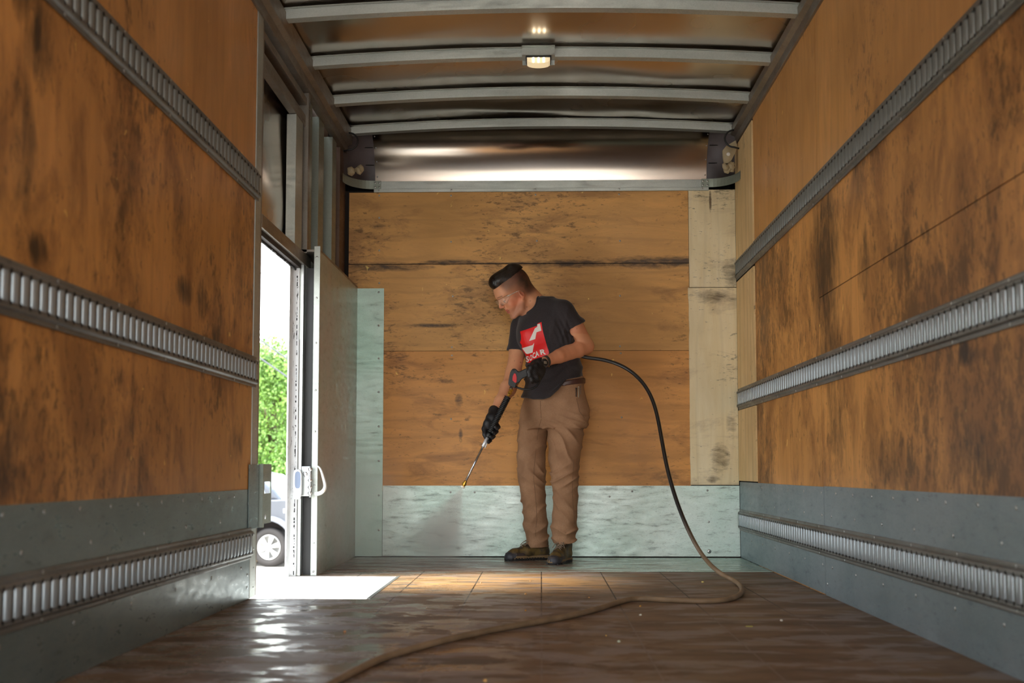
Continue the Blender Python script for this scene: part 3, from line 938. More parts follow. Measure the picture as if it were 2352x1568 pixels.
for i, (px, py, lab, colr, sz) in enumerate(bits):
    p = PF(px, py, .003)
    rnd = random.Random(i)
    b = MB()
    n = 7
    ring = [(sz * (1 + rnd.uniform(-.3, .3)) * math.cos(a) * (.5 if 'splinter' not in lab else 1.2), sz * (1 + rnd.uniform(-.3, .3)) * math.sin(a) * (.5 if 'splinter' not in lab else .15)) for a in np.linspace(0, 2 * math.pi, n, endpoint=False)]
    hgt = sz * .6 if 'splinter' not in lab else .003
    vs = [(x, y, 0) for x, y in ring] + [(x * .85, y * .85, hgt * rnd.uniform(.6, 1)) for x, y in ring] + [(0, 0, hgt)]
    fs = [(q, (q + 1) % n, n + (q + 1) % n, n + q) for q in range(n)] + [(n + q, n + (q + 1) % n, 2 * n) for q in range(n)] + [tuple(range(n))]
    b.add(vs, fs)
    o = b.build('wood_chip', G('chip_%d' % i, colr, .6).mat)
    o.location = (p[0], p[1], 0.0003)
    tag(o, lab, 'debris', 'crumbs and chips scattered on the floor')
# ================================================================== implicit-surface modelling for bodies and clothes


class SDF:
    def __init__(s, lo, hi, h):
        s.lo = np.array(lo, float); s.h = h
        s.n = np.ceil((np.array(hi) - s.lo) / h).astype(int) + 1
        s.d = np.full(tuple(s.n), 0.5, np.float32)

    def _sub(s, lo, hi):
        a = np.clip(np.floor((np.array(lo) - s.lo) / s.h).astype(int), 0, s.n - 1)
        b = np.clip(np.ceil((np.array(hi) - s.lo) / s.h).astype(int) + 1, 1, s.n)
        b = np.maximum(b, a + 1)
        sl = tuple(slice(a[i], b[i]) for i in range(3))
        g = [s.lo[i] + s.h * np.arange(a[i], b[i]) for i in range(3)]
        X, Y, Z = np.meshgrid(*g, indexing='ij', sparse=True)
        return sl, X.astype(np.float32), Y.astype(np.float32), Z.astype(np.float32)

    def _put(s, sl, d, k, op):
        o = s.d[sl]
        if op == 'u':
            if k > 0:
                hh = np.clip(0.5 + 0.5 * (o - d) / k, 0, 1)
                s.d[sl] = o * (1 - hh) + d * hh - k * hh * (1 - hh)
            else: s.d[sl] = np.minimum(o, d)
        elif op == 's':
            if k > 0:
                hh = np.clip(0.5 - 0.5 * (o + d) / k, 0, 1)
                s.d[sl] = o * (1 - hh) - d * hh + k * hh * (1 - hh)
            else: s.d[sl] = np.maximum(o, -d)
        elif op == 'i': s.d[sl] = np.maximum(o, d)

    def cone(s, a, b, ra, rb, k=0.01, op='u'):
        a = np.array(a, float); b = np.array(b, float)
        m = max(ra, rb) + k * 2 + 0.03
        sl, X, Y, Z = s._sub(np.minimum(a, b) - m, np.maximum(a, b) + m)
        ba = b - a; L2 = max(float(ba @ ba), 1e-12)
        t = np.clip(((X - a[0]) * ba[0] + (Y - a[1]) * ba[1] + (Z - a[2]) * ba[2]) / L2, 0, 1)
        d = np.sqrt((X - a[0] - ba[0] * t) ** 2 + (Y - a[1] - ba[1] * t) ** 2 + (Z - a[2] - ba[2] * t) ** 2) - (ra + (rb - ra) * t)
        s._put(sl, d, k, op); return s

    def chain(s, pts, rs, k=0.01, op='u'):
        for i in range(len(pts) - 1): s.cone(pts[i], pts[i + 1], rs[i], rs[i + 1], k, op)
        return s

    def ell(s, c, r, M=None, k=0.01, op='u'):
        """ellipsoid; M rows are the local axes"""
        c = np.array(c, float); r = np.array(r, float)
        m = r.max() + k * 2 + 0.02
        sl, X, Y, Z = s._sub(c - m, c + m)
        X = X - c[0]; Y = Y - c[1]; Z = Z - c[2]
        if M is None: M = np.eye(3)
        u = [(X * M[i][0] + Y * M[i][1] + Z * M[i][2]) / r[i] for i in range(3)]
        k0 = np.sqrt(u[0] ** 2 + u[1] ** 2 + u[2] ** 2)
        k1 = np.sqrt((u[0] / r[0]) ** 2 + (u[1] / r[1]) ** 2 + (u[2] / r[2]) ** 2) + 1e-9
        s._put(sl, (k0 * (k0 - 1) / k1).astype(np.float32), k, op); return s

    def loft(s, secs, F, k=0.02, op='u', p=2.0, flat=0.0):
        """stacked elliptic sections: (centre, half width, half depth); F horizontal front direction"""
        F = np.array([F[0], F[1]]) / math.hypot(*F[:2]); Lx = np.array([-F[1], F[0]])
        zs = np.array([q[0][2] for q in secs]); o = np.argsort(zs); zs = zs[o]
        A = np.array([[secs[i][0][0], secs[i][0][1], secs[i][1], secs[i][2]] for i in o])
        mw = A[:, 2:].max() + 0.05
        lo = np.array([A[:, 0].min() - mw, A[:, 1].min() - mw, zs[0] - .03]); hi = np.array([A[:, 0].max() + mw, A[:, 1].max() + mw, zs[-1] + .03])
        sl, X, Y, Z = s._sub(lo, hi)
        zz = Z[0, 0, :]

        def cub(col):
            m = np.gradient(A[:, col], zs)
            i = np.clip(np.searchsorted(zs, zz) - 1, 0, len(zs) - 2)
            hgt = zs[i + 1] - zs[i]; t = np.clip((zz - zs[i]) / hgt, 0, 1)
            return ((2 * t ** 3 - 3 * t ** 2 + 1) * A[i, col] + (t ** 3 - 2 * t ** 2 + t) * hgt * m[i] + (-2 * t ** 3 + 3 * t ** 2) * A[i + 1, col] + (t ** 3 - t ** 2) * hgt * m[i + 1])
        cx, cy, a, b = [cub(c)[None, None, :] for c in range(4)]
        u = ((X - cx) * Lx[0] + (Y - cy) * Lx[1]) / a; v = ((X - cx) * F[0] + (Y - cy) * F[1]) / b
        rr = (np.abs(u) ** p + np.abs(v) ** p) ** (1 / p)
        d = (rr - 1) * np.minimum(a, b)
        d = np.maximum(d, np.maximum(zs[0] - Z, Z - zs[-1]))
        s._put(sl, d.astype(np.float32), k, op); return s

    def half(s, c, n, op='i', lo=None, hi=None):
        """keep only the side of the plane the normal points away from"""
        sl, X, Y, Z = s._sub(s.lo if lo is None else lo, (s.lo + s.h * s.n) if hi is None else hi)
        n = np.array(n, float); n /= np.linalg.norm(n)
        d = (X - c[0]) * n[0] + (Y - c[1]) * n[1] + (Z - c[2]) * n[2]
        s._put(sl, d.astype(np.float32), 0, op); return s

    def field(s, fn):
        sl, X, Y, Z = s._sub(s.lo, s.lo + s.h * s.n)
        s.d += fn(X, Y, Z).astype(np.float32); return s

    def at(s, p):
        q = (np.asarray(p) - s.lo) / s.h
        q = np.clip(q, 0, s.n - 1.001); i = np.floor(q).astype(int); f = q - i
        r = 0
        for dx in (0, 1):
            for dy in (0, 1):
                for dz in (0, 1):
                    w = (f[..., 0] if dx else 1 - f[..., 0]) * (f[..., 1] if dy else 1 - f[..., 1]) * (f[..., 2] if dz else 1 - f[..., 2])
                    r = r + w * s.d[i[..., 0] + dx, i[..., 1] + dy, i[..., 2] + dz]
        return r

    def mesh(s, smooth=1):
        """surface nets"""
        d = np.pad(s.d, 1, constant_values=0.05)
        lo = s.lo - s.h
        neg = d < 0
        nx, ny, nz = [q - 1 for q in d.shape]
        cs = [(i, j, k) for i in (0, 1) for j in (0, 1) for k in (0, 1)]
        cnt = sum(neg[i:nx + i, j:ny + j, k:nz + k].astype(np.int8) for i, j, k in cs)
        act = (cnt > 0) & (cnt < 8)
        idx = np.argwhere(act)
        ids = np.full(act.shape, -1, np.int64); ids[tuple(idx.T)] = np.arange(len(idx))
        acc = np.zeros((len(idx), 3)); c = np.zeros(len(idx))
        val = {q: d[idx[:, 0] + q[0], idx[:, 1] + q[1], idx[:, 2] + q[2]] for q in cs}
        for a in cs:
            for ax in range(3):
                if a[ax]: continue
                b = list(a); b[ax] = 1; b = tuple(b)
                va, vb = val[a], val[b]
                x = (va < 0) != (vb < 0)
                t = np.where(x, va / np.where(x, va - vb, 1), 0)
                pos = np.tile(np.array(a, float), (len(idx), 1)); pos[:, ax] += t
                acc += pos * x[:, None]; c += x
        v = lo + s.h * (idx + acc / np.maximum(c, 1)[:, None])
        fs = []
        for ax in range(3):
            o1, o2 = [q for q in range(3) if q != ax]
            sa = [slice(None)] * 3; sb = [slice(None)] * 3
            sa[ax] = slice(0, -1); sb[ax] = slice(1, None)
            ch = neg[tuple(sa)] != neg[tuple(sb)]
            e = np.argwhere(ch)
            e = e[(e[:, o1] > 0) & (e[:, o2] > 0) & (e[:, o1] < d.shape[o1] - 1) & (e[:, o2] < d.shape[o2] - 1)]
            inside = neg[tuple(e.T)]
            q = []
            for (p1, p2) in ((0, 0), (-1, 0), (-1, -1), (0, -1)):
                f = e.copy(); f[:, o1] += p1; f[:, o2] += p2
                q.append(ids[tuple(f.T)])
            q = np.stack(q, 1)
            flip = ~inside if ax != 1 else inside
            q[flip] = q[flip][:, ::-1]
            fs.append(q)
        f = np.concatenate(fs)
        f = f[(f >= 0).all(1)]
        for _ in range(smooth):
            s1 = np.zeros_like(v); n1 = np.zeros(len(v))
            for i in range(4):
                a, b = f[:, i], f[:, (i + 1) % 4]
                np.add.at(s1, a, v[b]); np.add.at(n1, a, 1); np.add.at(s1, b, v[a]); np.add.at(n1, b, 1)
            v = 0.5 * v + 0.5 * s1 / np.maximum(n1, 1)[:, None]
        return v, f


def np_mesh(name, v, f, mat, parent, colors=None):
    me = bpy.data.meshes.new(name)
    off = np.array(rootloc(parent)) if parent is not None else np.zeros(3)
    me.vertices.add(len(v)); me.vertices.foreach_set('co', (v - off).astype(np.float32).ravel())
    me.loops.add(f.size); me.loops.foreach_set('vertex_index', f.astype(np.int32).ravel())
    me.polygons.add(len(f)); me.polygons.foreach_set('loop_start', np.arange(0, f.size, f.shape[1], dtype=np.int32))
    me.polygons.foreach_set('loop_total', np.full(len(f), f.shape[1], np.int32))
    me.polygons.foreach_set('use_smooth', np.ones(len(f), bool))
    me.update(calc_edges=True); me.validate()
    for m in (mat if isinstance(mat, (list, tuple)) else [mat]): me.materials.append(m)
    if colors is not None:
        ca = me.color_attributes.new('tint', 'FLOAT_COLOR', 'POINT')
        ca.data.foreach_set('color', np.concatenate([colors, np.ones((len(v), 1))], 1).astype(np.float32).ravel())
    o = bpy.data.objects.new(name, me); COL.objects.link(o)
    if parent is not None: o.parent = parent
    return o


def vnoise(X, Y, Z, fx, seed=0):
    """cheap smooth pseudo-noise from sines, works on broadcast arrays"""
    r = np.random.RandomState(seed); s = 0
    for i in range(5):
        k = r.normal(size=3) * fx; ph = r.uniform(0, 6.28)
        s = s + np.sin(X * k[0] + Y * k[1] + Z * k[2] + ph)
    return s / 2.4
# ================================================================== THE PERSON
PT = R(36)
_h = np.array([-.93, -.37]); _h = _h / np.linalg.norm(_h)
FH = np.array([_h[0] * math.cos(PT), _h[1] * math.cos(PT), -math.sin(PT)])
UH = np.array([_h[0] * math.sin(PT), _h[1] * math.sin(PT), math.cos(PT)])
LH = np.cross(UH, FH)
OH = P(1199, 678, 6.68) - (.077 * LH - .01 * FH - .018 * UH)
HM = [LH, FH, UH]
hp = lambda x, y, z: OH + x * LH + y * FH + z * UH

person = thing('person', (0.0, 6.78, 0.0), 'person in dark T-shirt and brown trousers bending over a black spray gun', 'person')

# ---- skin
m_skinp = G('skin', c8(206, 150, 120), 0.5)
_a = m_skinp.node('ShaderNodeVertexColor', layer_name='tint')
_c = m_skinp.mix(m_skinp.mr(m_skinp.noise(m_skinp.co(), 30, 3, .6), .35, .65, 0, .3), _a.outputs[0], m_skinp.mix(0.5, _a.outputs[0], c8(190, 110, 86)))
m_skinp.set(_c, .48, 0, .4, m_skinp.bump(m_skinp.noise(m_skinp.co(), 400, 3), .1, .001))
m_skinp.b.inputs['Subsurface Weight'].default_value = 0.08
m_skinp.b.inputs['Subsurface Radius'].default_value = (.02, .008, .005)
m_skinp = m_skinp.mat

B = SDF((-.36, 6.36, 0.06), (.34, 7.08, 1.74), .0036)
# skull and face (left, forward, up in the head's own frame)
B.ell(hp(0, -.018, .058), (.074, .108, .092), HM, .02)
B.ell(hp(0, -.060, .064), (.068, .072, .078), HM, .02)
B.ell(hp(0, .035, .05), (.064, .060, .066), HM, .02)
B.ell(hp(0, .030, -.02), (.062, .060, .075), HM, .02)
for s in (-1, 1):
    B.cone(hp(s * .056, .0, -.045), hp(s * .050, .030, -.078), .018, .018, .015)
    B.cone(hp(s * .050, .030, -.078), hp(s * .014, .074, -.096), .018, .016, .015)
    B.ell(hp(s * .040, .062, -.020), (.020, .020, .024), HM, .018)
    B.cone(hp(s * .010, .089, .045), hp(s * .042, .076, .040), .011, .010, .012)
B.ell(hp(0, .076, -.092), (.018, .016, .014), HM, .012)
B.ell(hp(0, .066, -.052), (.036, .026, .030), HM, .015)
for s in (-1, 1):
    B.ell(hp(s * .031, .098, .014), (.016, .016, .013), HM, .010, 's')
    B.ell(hp(s * .031, .0745, .014), (.0135, .0125, .0115), HM, .004)
    B.cone(hp(s * .018, .083, .020), hp(s * .044, .076, .021), .0035, .003, .003)
B.cone(hp(0, .092, .030), hp(0, .1095, -.006), .0075, .0085, .008)
B.ell(hp(0, .109, -.011), (.0095, .0095, .009), HM, .006)
for s in (-1, 1):
    B.ell(hp(s * .0115, .099, -.015), (.007, .0095, .0075), HM, .005)
    B.ell(hp(s * .0055, .1045, -.0215), (.0028, .004, .0025), HM, .003, 's')
B.ell(hp(0, .089, -.029), (.010, .006, .011), HM, .008)
for s in (-1, 1):
    B.cone(hp(0, .0905, -.0435), hp(s * .022, .079, -.0495), .0062, .0035, .004)
    B.cone(hp(0, .0885, -.0575), hp(s * .020, .078, -.0525), .0068, .0038, .004)
    B.cone(hp(0, .098, -.0505), hp(s * .022, .085, -.0508), .0026, .002, .002, 's')
# ears
for s in (-1, 1):
    ex = np.array([s * .94, -.32, .05]); ex /= np.linalg.norm(ex)
    ey = np.array([.30 * s, .94, -.12]); ey -= ex * (ey @ ex); ey /= np.linalg.norm(ey)
    ez = np.cross(ex, ey)
    tom = lambda v: v[0] * LH + v[1] * FH + v[2] * UH
    EM = [tom(ex), tom(ey), tom(ez)]
    c = hp(s * .078, -.012, -.010)
    B.ell(c, (.008, .017, .027), EM, .006)
    B.ell(hp(s * .076, -.004, -.034), (.006, .009, .010), EM, .006)
    B.ell(c + .0085 * EM[0] - .0005 * EM[1] + .003 * EM[2], (.0085, .0105, .017), EM, .003, 's')
    B.ell(c + .004 * EM[0] + .009 * EM[1] - .004 * EM[2], (.004, .004, .006), EM, .003)
# neck, shoulders and trunk
NB = P(1240, 712, 6.79)
B.cone(hp(0, -.045, -.02), NB, .060, .062, .03)
B.cone(hp(0, -.085, .03), NB + [0.02, .03, 0.0], .035, .055, .03)
B.cone(hp(s * 0, .02, -.07), P(1226, 720, 6.74), .035, .045, .03)
Ft = (-.68, -.73)
LSH, LELB, LWR = P(1298, 722, 6.655), P(1345, 795, 6.74), P(1260, 827, 6.565)
RSH, RELB, RWR = P(1196, 752, 6.865), P(1177, 868, 6.74), P(1134, 948, 6.535)
B.cone(NB, LSH, .050, .036, .02); B.cone(NB, RSH, .050, .036, .02)
trunk = [(P(1272, 940, 6.80), .165, .105), (P(1274, 880, 6.80), .158, .108), (P(1274, 850, 6.79), .155, .106), (P(1266, 810, 6.79), .158, .106), (P(1258, 775, 6.78), .165, .106),
         (P(1251, 745, 6.77), .155, .098), (P(1247, 722, 6.77), .11, .080)]
B.loft(trunk, Ft, .03)
# arms
B.chain([LSH, P(1322, 757, 6.69), LELB], [.046, .054, .049], .010)
B.chain([LELB, P(1326, 802, 6.70), P(1306, 809, 6.665), P(1284, 818, 6.61), LWR], [.048, .050, .048, .040, .0290], .008)
B.cone(LWR, P(1246, 833, 6.54), .0290, .031, .01)
B.chain([RSH, P(1188, 808, 6.825), P(1179, 855, 6.765), RELB, P(1167, 892, 6.69), P(1151, 922, 6.605), RWR], [.046, .0455, .044, .044, .045, .036, .0265], .018)
B.cone(RWR, P(1128, 966, 6.51), .0265, .028, .01)
# legs, inside the trousers
B.chain([P(1240, 940, 6.86), P(1223, 1000, 6.87), P(1221, 1095, 6.86), P(1230, 1190, 6.92), P(1244, 1262, 6.964)], [.08, .07, .055, .042, .034], .03)
B.chain([P(1300, 940, 6.78), P(1299, 1000, 6.76), P(1297, 1100, 6.71), P(1297, 1190, 6.76), P(1294, 1255, 6.765)], [.085, .08, .055, .045, .034], .03)
v, f = B.mesh(1)
q = v - OH
hx, hy, hz = q @ LH, q @ FH, q @ UH
sm = lambda a, b, x: np.clip((x - a) / (b - a), 0, 1) ** 2 * (3 - 2 * np.clip((x - a) / (b - a), 0, 1))
base = np.tile(np.array(c8(214, 154, 116)[:3]), (len(v), 1))


def blend(w, colr):
    global base
    base = base * (1 - w[:, None]) + np.array(c8(*colr)[:3]) * w[:, None]


inh = (hz > -.14) & (np.abs(hx) < .1) & (hy > -.15) & (v[:, 2] > 1.35)
nz_ = vnoise(v[:, 0], v[:, 1], v[:, 2], 90, 4)
g3 = lambda cx, cy, cz, r: np.exp(-(((np.abs(hx) - cx) ** 2 + (hy - cy) ** 2 + (hz - cz) ** 2) / r ** 2)) * inh
blend(g3(.048, .045, -.028, .044) * .55, (210, 104, 78))
blend(g3(.0, .110, -.012, .016) * .6, (200, 100, 84))
blend(g3(.078, -.012, -.01, .03) * .6, (214, 110, 84))
blend(sm(1.48, 1.36, v[:, 2]) * (v[:, 2] > 1.30) * .35, (196, 112, 80))                 # warm neck
stub = sm(-.035, -.06, hz) * sm(-.01, .02, hy) * inh * (hz > -.13)
blend(stub * .5, (140, 98, 78))
lip = np.maximum(np.exp(-(((hz + .0435) / .005) ** 2)), np.exp(-(((hz + .058) / .006) ** 2))) * (np.abs(hx) < .021) * sm(.074, .084, hy) * inh
blend(lip * .8, (170, 70, 66))
blend(np.exp(-((hz + .0507) / .0018) ** 2) * (np.abs(hx) < .021) * (hy > .07) * inh * .8, (84, 34, 32))
blend(np.exp(-((hz - .044 + .12 * (np.abs(hx) - .03)) / .0035) ** 2) * (np.abs(hx) > .012) * (np.abs(hx) < .05) * (hy > .06) * inh * .75, (92, 62, 46))   # brows
blend(np.exp(-((hz - .0105) / .0022) ** 2) * (np.abs(np.abs(hx) - .031) < .013) * (hy > .07) * inh * .85, (48, 30, 26))      # lash line
# clipped sides and back of the head
line = .050 - .55 * np.clip(hy + .0, -.2, .2)
fade = sm(-.045, .055, hz + .42 * (-hy) - .022 + .006 * nz_) * sm(.075, .045, hy) * inh
fade = np.maximum(fade, sm(-.02, -.07, hy) * sm(-.07, -.02, hz) * inh)
blend(np.clip(fade, 0, 1) * .80, (88, 66, 58))
blend(np.clip(sm(.02, -.085, hy) * sm(-.055, .0, hz) * inh, 0, 1) * .88, (38, 28, 24))
blend(np.clip(g3(.075, .022, -.0, .018), 0, 1) * .45, (110, 78, 62))
blend(sm(-.02, -.09, hy) * sm(.03, .085, hz) * inh * .92, (26, 20, 18))
# lower arms slightly redder
blend(np.clip((v[:, 0] > .02) * sm(1.27, 1.20, v[:, 2]) * (v[:, 2] > 1.0), 0, 1) * .35, (206, 122, 84))
for px, py, Yv, r in ((1218, 690, 6.70, .004), (1210, 704, 6.69, .0045), (1182, 829, 6.76, .003), (1196, 832, 6.76, .0045), (1325, 755, 6.64, .003)):
    c = P(px, py, Yv); dd = np.hypot(v[:, 0] - c[0], v[:, 2] - c[2])
    blend(.8 * np.exp(-(dd / (r * .8)) ** 2) * (v[:, 1] < Yv + .08), (90, 50, 38))
body = np_mesh('body', v, f, m_skinp, person, base)

# ---- hair on top
m_hair = G('dark_hair', c8(30, 22, 18), .38)
_u = m_hair.noise(m_hair.co((1, 1, 1)), 60, 5, .7)
m_hair.set(m_hair.mix(m_hair.mr(_u, .5, .75), c8(20, 15, 13), c8(52, 38, 30)), .36, 0, .5)
Hr = SDF(hp(0, -.02, .1) - .17, hp(0, -.02, .1) + .17, .0026)
Hr.ell(hp(0, -.030, .085), (.068, .104, .080), HM, .01)
Hr.ell(hp(0, -.078, .104), (.052, .056, .062), HM, .02)
Hr.ell(hp(0, .020, .122), (.056, .062, .046), HM, .02)
Hr.ell(hp(0, .050, .124), (.048, .040, .040), HM, .02)
Hr.half(hp(0, .0, .098), -(UH + .06 * FH))
_sl, X, Y, Z = Hr._sub(Hr.lo, Hr.lo + Hr.h * Hr.n)
lx = (X - OH[0]) * LH[0] + (Y - OH[1]) * LH[1] + (Z - OH[2]) * LH[2]
ly = (X - OH[0]) * FH[0] + (Y - OH[1]) * FH[1] + (Z - OH[2]) * FH[2]
lz_ = (X - OH[0]) * UH[0] + (Y - OH[1]) * UH[1] + (Z - OH[2]) * UH[2]
strand = .0005 * np.sin(ly * 900 + lz_ * 420 + lx * 200 + 2 * np.sin(lz_ * 60)) + .0005 * np.sin(ly * 1500 - lx * 300 + lz_ * 500)
tips = .0
Hr.d = (Hr.d + strand - tips).astype(np.float32)
v, f = Hr.mesh(0)
np_mesh('hair', v, f, m_hair.mat, person)

# ---- eyes
m_eye = G('eyeball', c8(165, 150, 140), .2)
for s in (-1, 1):
    e = MB(); e.lathe(hp(s * .031, .0785, .006), FH, [(0, .005), (.004, .005), (.0068, .003), (.0075, 0)], 14)
    o = e.build('eye', m_eye.mat, person)
    e = MB(); e.lathe(hp(s * .0315, .0840, .0048), FH * .8 - UH * .6, [(0, .0036), (.0015, .0034), (.002, 0)], 12)
    e.build('iris', G('dark_iris', c8(40, 28, 22), .2).mat, o)

# ---- safety glasses
m_lensg = bpy.data.materials.new('clear_lens'); m_lensg.use_nodes = True
nt = m_lensg.node_tree; bs = nt.nodes['Principled BSDF']
bs.inputs['Base Color'].default_value = c8(226, 214, 196); bs.inputs['Roughness'].default_value = .04; bs.inputs['Alpha'].default_value = .10; bs.inputs['Specular IOR Level'].default_value = .8
gl = None
lens = MB()
ns_, nv = 25, 6
vs = []
for i in range(ns_):
    a = (i / (ns_ - 1) - .5) * 2
    x = .072 * math.sin(a * 1.25) / math.sin(1.25)
    y = .112 - .052 * abs(a) ** 2.6 - (.006 * math.exp(-(a / .12) ** 2) if 0 else 0)
    top, bot = .036 - .004 * a * a, -.006 + .020 * max(0, abs(a) - .72) / .28 + (.020 * math.exp(-(a / .16) ** 2))
    for j in range(nv):
        z = bot + (top - bot) * j / (nv - 1)
        vs.append(hp(x, y - .006 * (1 - j / (nv - 1)), z))
lens.add(vs, [(i * nv + j, i * nv + j + 1, (i + 1) * nv + j + 1, (i + 1) * nv + j) for i in range(ns_ - 1) for j in range(nv - 1)], 0, True)
gl = lens.build('safety_glasses', m_lensg, person)
gl['label'] = 'clear wraparound safety glasses'
sd = gl.modifiers.new('thick', 'SOLIDIFY'); sd.thickness = .0016
rim = MB()
rim.tube([vs[i * nv + nv - 1] for i in range(ns_)], .0011, 6)
rim.tube([vs[i * nv] for i in range(ns_)], .0005, 6)
m_rim = G('amber_rim', c8(120, 92, 66), .25).mat
rim.build('rim', m_rim, gl)
m_clear = m_lensg.copy(); m_clear.name = 'clear_temple'; m_clear.node_tree.nodes['Principled BSDF'].inputs['Alpha'].default_value = .4
for s in (-1, 1):
    t_ = MB(); t_.tube([hp(s * .0712, .066, .027), hp(s * .0765, .04, .022), hp(s * .078, .01, .018), hp(s * .079, -.012, .012), hp(s * .076, -.03, -.004)], [.0045, .003, .0022, .0018, .0016], 8)
    t_.build('temple', m_clear, gl)

# ---- T-shirt
m_tee = G('charcoal_heather_jersey', c8(36, 32, 33), .85)
_n = m_tee.noise(m_tee.co((1, 1, 1)), 420, 3, .7)
m_tee.set(m_tee.mix(m_tee.mr(_n, .4, .65), c8(42, 38, 40), c8(62, 56, 58)), .85, 0, .2, m_tee.bump(_n, .15, .001))
m_tee.b.inputs['Sheen Weight'].default_value = .15
T = SDF((-.26, 6.50, .70), (.32, 7.06, 1.62), .0042)
tee = [(P(1269, 935, 6.80), .204, .166), (P(1270, 905, 6.80), .199, .158), (P(1272, 880, 6.80), .190, .146), (P(1273, 850, 6.79), .183, .134), (P(1266, 810, 6.79), .182, .128),
       (P(1258, 775, 6.78), .188, .128), (P(1251, 745, 6.77), .186, .118), (P(1248, 722, 6.77), .160, .104), (P(1246, 704, 6.775), .118, .088), (P(1244, 686, 6.78), .080, .066)]
T.loft(tee, Ft, .02)
T.ell(P(1230, 768, 6.74), (.11, .10, .12), None, .05)                           # chest
T.cone(P(1245, 706, 6.775), P(1292, 712, 6.68), .062, .062, .03)
T.cone(P(1243, 708, 6.79), P(1200, 744, 6.86), .058, .052, .03)
TS = SDF((-.26, 6.50, .70), (.32, 7.06, 1.62), .0042)
TS.chain([P(1296, 719, 6.665), P(1323, 760, 6.69), P(1335, 779, 6.70)], [.064, .072, .076], .025)
TS.chain([P(1194, 752, 6.865), P(1187, 808, 6.825), P(1185, 826, 6.82)], [.056, .0545, .056], .02)
dl_ = (P(1345, 797, 6.72) - P(1300, 722, 6.66)); TS.half(P(1320, 752, 6.68), dl_ * [1, .1, 1], lo=P(1275, 860, 6.50), hi=P(1400, 695, 7.05))
TS.half(P(1186, 804, 6.82), (-.04, -.02, -1), lo=P(1140, 860, 6.7), hi=P(1230, 780, 7.05))
TS.cone(P(1327, 764, 6.692), P(1345, 795, 6.74), .060, .066, .002, 's')
TS.cone(P(1186.5, 806, 6.83), P(1184, 850, 6.81), .0495, .051, .002, 's')
_h = np.clip(.5 + .5 * (T.d - TS.d) / .02, 0, 1); T.d = (T.d * (1 - _h) + TS.d * _h - .02 * _h * (1 - _h)).astype(np.float32)
# folds
fold = lambda u, lam: np.sin(u / lam * 2 * math.pi)


def tee_folds(X, Y, Z):
    rg = lambda u, lam: (1 - np.abs(np.sin(u / lam * math.pi))) ** 1.5 - .36
    px = X * 400 + 1243; py = 1080 - (Z - .525) * 400
    n1 = vnoise(X, Y, Z, 14, 11)
    low = np.clip((py - 820) / 60, 0, 1)
    am = np.clip(.65 + .5 * vnoise(X, Y, Z, 12, 44), .1, 1.1)
    d = -.0190 * am * low * rg(((py - 820) + .50 * (px - 1210)) + 12 * n1, 27)
    d = d - .0100 * am * np.clip(1 - np.abs(py - 765) / 70, 0, 1) * (rg((px - 1250) * .8 + (py - 760) * .35 + 9 * n1, 30)) * (px > 1262)
    d = d + .004 * np.exp(-(((px - 1296) / 18) ** 2 + ((py - 765) / 30) ** 2)) * fold((px - 1290) - .5 * (py - 760) + 5 * n1, 15)
    return d + .0012 * vnoise(X, Y, Z, 40, 5)


T.field(tee_folds)
# hem line, higher over his left hip
_sl, X, Y, Z = T._sub(T.lo, T.lo + T.h * T.n)
pxs = X / 6.75 * 2700 + 1243
hemy = np.interp(pxs, [1190, 1204, 1225, 1250, 1264, 1282, 1300, 1345, 1380], [909, 912, 918, 919, 914, 898, 875, 865, 863])
hz_ = .525 + (1080 - hemy) / 400.0
T.d = np.maximum(T.d, (hz_ - Z + .0 * Y).astype(np.float32) * .8)
# neck opening, its rim kept for the collar
T0 = T.d.copy()
NA, NE = P(1232, 715, 6.757), hp(0, -.028, -.035)
RA, RE = .064, .083
T.cone(NA, NE, RA, RE, .002, 's')
v, f = T.mesh(1)
tee_o = np_mesh('t_shirt', v, f, m_tee.mat, person)
# ---- the print on the chest
m_red = G('red_print', c8(222, 16, 16), .45).mat
m_prw = G('white_print', c8(222, 216, 208), .5).mat
VD = P(1230, 790, 6.6) - np.array([0, 0, EYE]); VD /= np.linalg.norm(VD)


def on_shirt(px, py, lift):
    """first point of the shirt met along a horizontal-ish line through the chest"""
    o = np.array([0, 0, EYE]); r = ray(px, py); r = r / np.linalg.norm(r)
    a = o + r * (6.35 / r[1]); t = 0
    for _ in range(80):
        d = float(T.at(a + r * t))
        if d < lift: break
        t += max(.6 * (d - lift), .0006)
        if t > .6: break
    return a + r * t


def decal(name, poly, mat, lift, step=1.6):
    """polygon cloth print: fine grid clipped to the polygon, laid on the shirt"""
    bm = bmesh.new()
    vs_ = [bm.verts.new((x, y, 0)) for x, y in poly]
    bm.faces.new(vs_)
    bmesh.ops.triangulate(bm, faces=bm.faces[:])
    xs_ = [p[0] for p in poly]; ys_ = [p[1] for p in poly]
    for ax, lo_, hi_ in ((0, min(xs_), max(xs_)), (1, min(ys_), max(ys_))):
        c_ = lo_ + step
        while c_ < hi_:
            co = [0, 0, 0]; no = [0, 0, 0]; co[ax] = c_; no[ax] = 1
            bmesh.ops.bisect_plane(bm, geom=bm.verts[:] + bm.edges[:] + bm.faces[:], plane_co=co, plane_no=no)
            c_ += step
    for v_ in bm.verts: v_.co = Vector(on_shirt(v_.co.x, v_.co.y, lift)) - rootloc(tee_o)
    me = bpy.data.meshes.new(name); bm.to_mesh(me); bm.free()
    for p_ in me.polygons: p_.use_smooth = True
    me.materials.append(mat)
    o = bpy.data.objects.new(name, me); COL.objects.link(o); o.parent = tee_o
    return o


